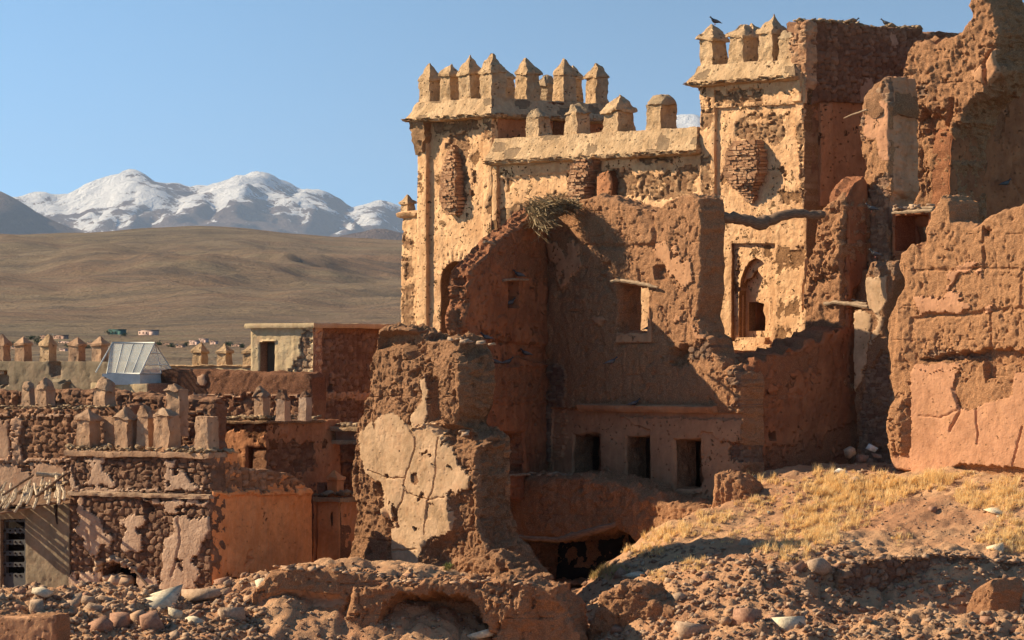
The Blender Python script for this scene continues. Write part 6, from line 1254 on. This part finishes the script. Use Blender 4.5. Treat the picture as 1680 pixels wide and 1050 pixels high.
# ---------------------------------------------------------------- the far village
_VY = np.geomspace(150, 2600, 900)
def vpx(px, py):
    x = (px-CX)/F*_VY; z = (HY-py)/F*_VY; m = np.nonzero(zvalley(x, _VY) > z)[0]
    return None if not len(m) else Vector((x[m[0]], _VY[m[0]], z[m[0]]))
M['vwall'] = simple('village_earth_wall', (.42, .27, .20), (.32, .2, .15), .3, 1, .01); M['vpink'] = simple('village_pink_wall', (.60, .42, .34), (.5, .34, .28), .3, 1, .01); M['vroof'] = simple('village_flat_roof', (.12, .13, .14), (.08, .08, .09), .3, 1, .01); M['vdark'] = simple('village_opening', (.05, .045, .04), (.03, .03, .03), 1, 1, .01)
M['vgreen'] = simple('village_green_roof', (.07, .15, .13), (.05, .11, .10), .3, 1, .01)
M['leaf'] = simple('dark_foliage', (.05, .075, .03), (.025, .045, .02), 1, 1, .01)
def vhouse(px, py, wpx, hpx, wall, roof, lb, nwin=4):
    p = vpx(px, py)
    if p is None: return
    s_ = p.y/F; w_, h_ = wpx*s_, hpx*s_; dpt = w_*.5; t = thing('village_house', p, lb, 'house', 'far village houses in the valley'); mw = Matrix.Translation(p) @ Matrix.Rotation(rad(-18), 4, 'Z')
    from_parts('wall', [boxp(-w_/2, w_/2, 0, dpt, -1, h_), boxp(w_*.18, w_/2, -.25*dpt, 0, -1, h_*.72)], M[wall], t, mw)
    from_parts('roof', [boxp(-w_*.53, w_*.53, -.1, dpt+.1, h_, h_+h_*.12)], M[roof], t, mw)
    for i in range(nwin): xx = -w_*.42+w_*.6*i/max(1, nwin-1); from_parts('window', [boxp(xx-w_*.03, xx+w_*.03, -.06, .0, h_*.3, h_*.68)], M['vdark'], t, mw)
for a in [(190, 549, 26, 8, 'vgreen', 'vgreen', 'long green walled building, left of the two above the glass roof'), (241, 550, 30, 8, 'vpink', 'vroof', 'long low house with a pale front, right of the two above the glass roof'), (72, 556, 14, 6, 'vwall', 'vroof', 'grey roofed house between the third and second merlon from the left'), (98, 556, 22, 6, 'vwall', 'vroof', 'dark roofed long house right of the third merlon'),
          (108, 564, 26, 4, 'vpink', 'vroof', 'pale low house behind the gap left of the fourth merlon'), (103, 576, 12, 4, 'vpink', 'vpink', 'tiny pale shed standing on the stony plain'), (318, 566, 16, 7, 'vpink', 'vpink', 'pink house left of the white-capped merlons'), (333, 563, 14, 7, 'vpink', 'vpink', 'pink house right behind the first white-capped merlon'), (350, 565, 12, 5, 'vpink', 'vwall', 'pink house between the two white-capped merlons'), (295, 570, 14, 4, 'vwall', 'vroof', 'low brown house right of the glass roof'), (388, 569, 18, 4, 'vwall', 'vroof', 'low grey house just left of the box house'), (148, 566, 10, 5, 'vwall', 'vroof', 'small house left of the fifth merlon'), (25, 572, 14, 4, 'vwall', 'vgreen', 'small green roofed house left of the second merlon'), (274, 566, 16, 3, 'vwall', 'vroof', 'long low brown shed right above the glass roof')]: vhouse(*a)
def vtree(px, py, wpx, hpx, lb, seed):
    p = vpx(px, py)
    if p is None: return
    s_ = p.y/F; w_, h_ = wpx*s_/2, hpx*s_; t = thing('tree', p, lb, 'tree', 'trees in the far village'); r = random.Random(seed)
    from_parts('trunk', [tube_parts([p+Vector((0, 0, -.5)), p+Vector((.1, 0, h_*.5))], [.35, .2], 5)], M['wood'], t); P = []
    cl = [Vector((r.gauss(0, .45)*w_, r.gauss(0, .45)*w_, h_*(.6+r.gauss(0, .18)))) for _ in range(7)]
    for _ in range(420):
        c = p+r.choice(cl)+Vector((r.gauss(0, 1), r.gauss(0, 1), r.gauss(0, 1)))*w_*.22; u = Vector((r.gauss(0, 1), r.gauss(0, 1), r.gauss(0, 1))).normalized()*w_*.09; v_ = u.orthogonal().normalized()*w_*.07
        P.append((np.array([(c-u)[:], (c-v_)[:], (c+u)[:], (c+v_)[:]]), np.array([(0, 1, 2, 3)]), None, (0, 0, .5)))
    from_parts('crown', P, M['leaf'], t)
for a in [(62, 566, 16, 12, 'round tree between the second and third merlons from the left', 1), (178, 549, 9, 9, 'dark tree at the left end of the green building', 2), (50, 557, 14, 6, 'low tree behind the second merlon', 3), (113, 570, 18, 5, 'low hedge-like tree left of the fourth merlon', 4), (205, 552, 10, 5, 'small tree right of the green building', 5), (305, 568, 10, 6, 'small dark tree before the pink houses', 6), (376, 568, 16, 6, 'dark tree right of the second white-capped merlon', 7), (258, 567, 18, 4, 'low dark trees above the right end of the glass roof', 8), (283, 570, 14, 4, 'low dark tree right of the glass roof', 9), (398, 571, 12, 5, 'tree just left of the box house', 10), (20, 567, 16, 5, 'low tree right of the first merlon', 11), (140, 572, 14, 4, 'low dark bush tree right of the fourth merlon', 12)]: vtree(*a)
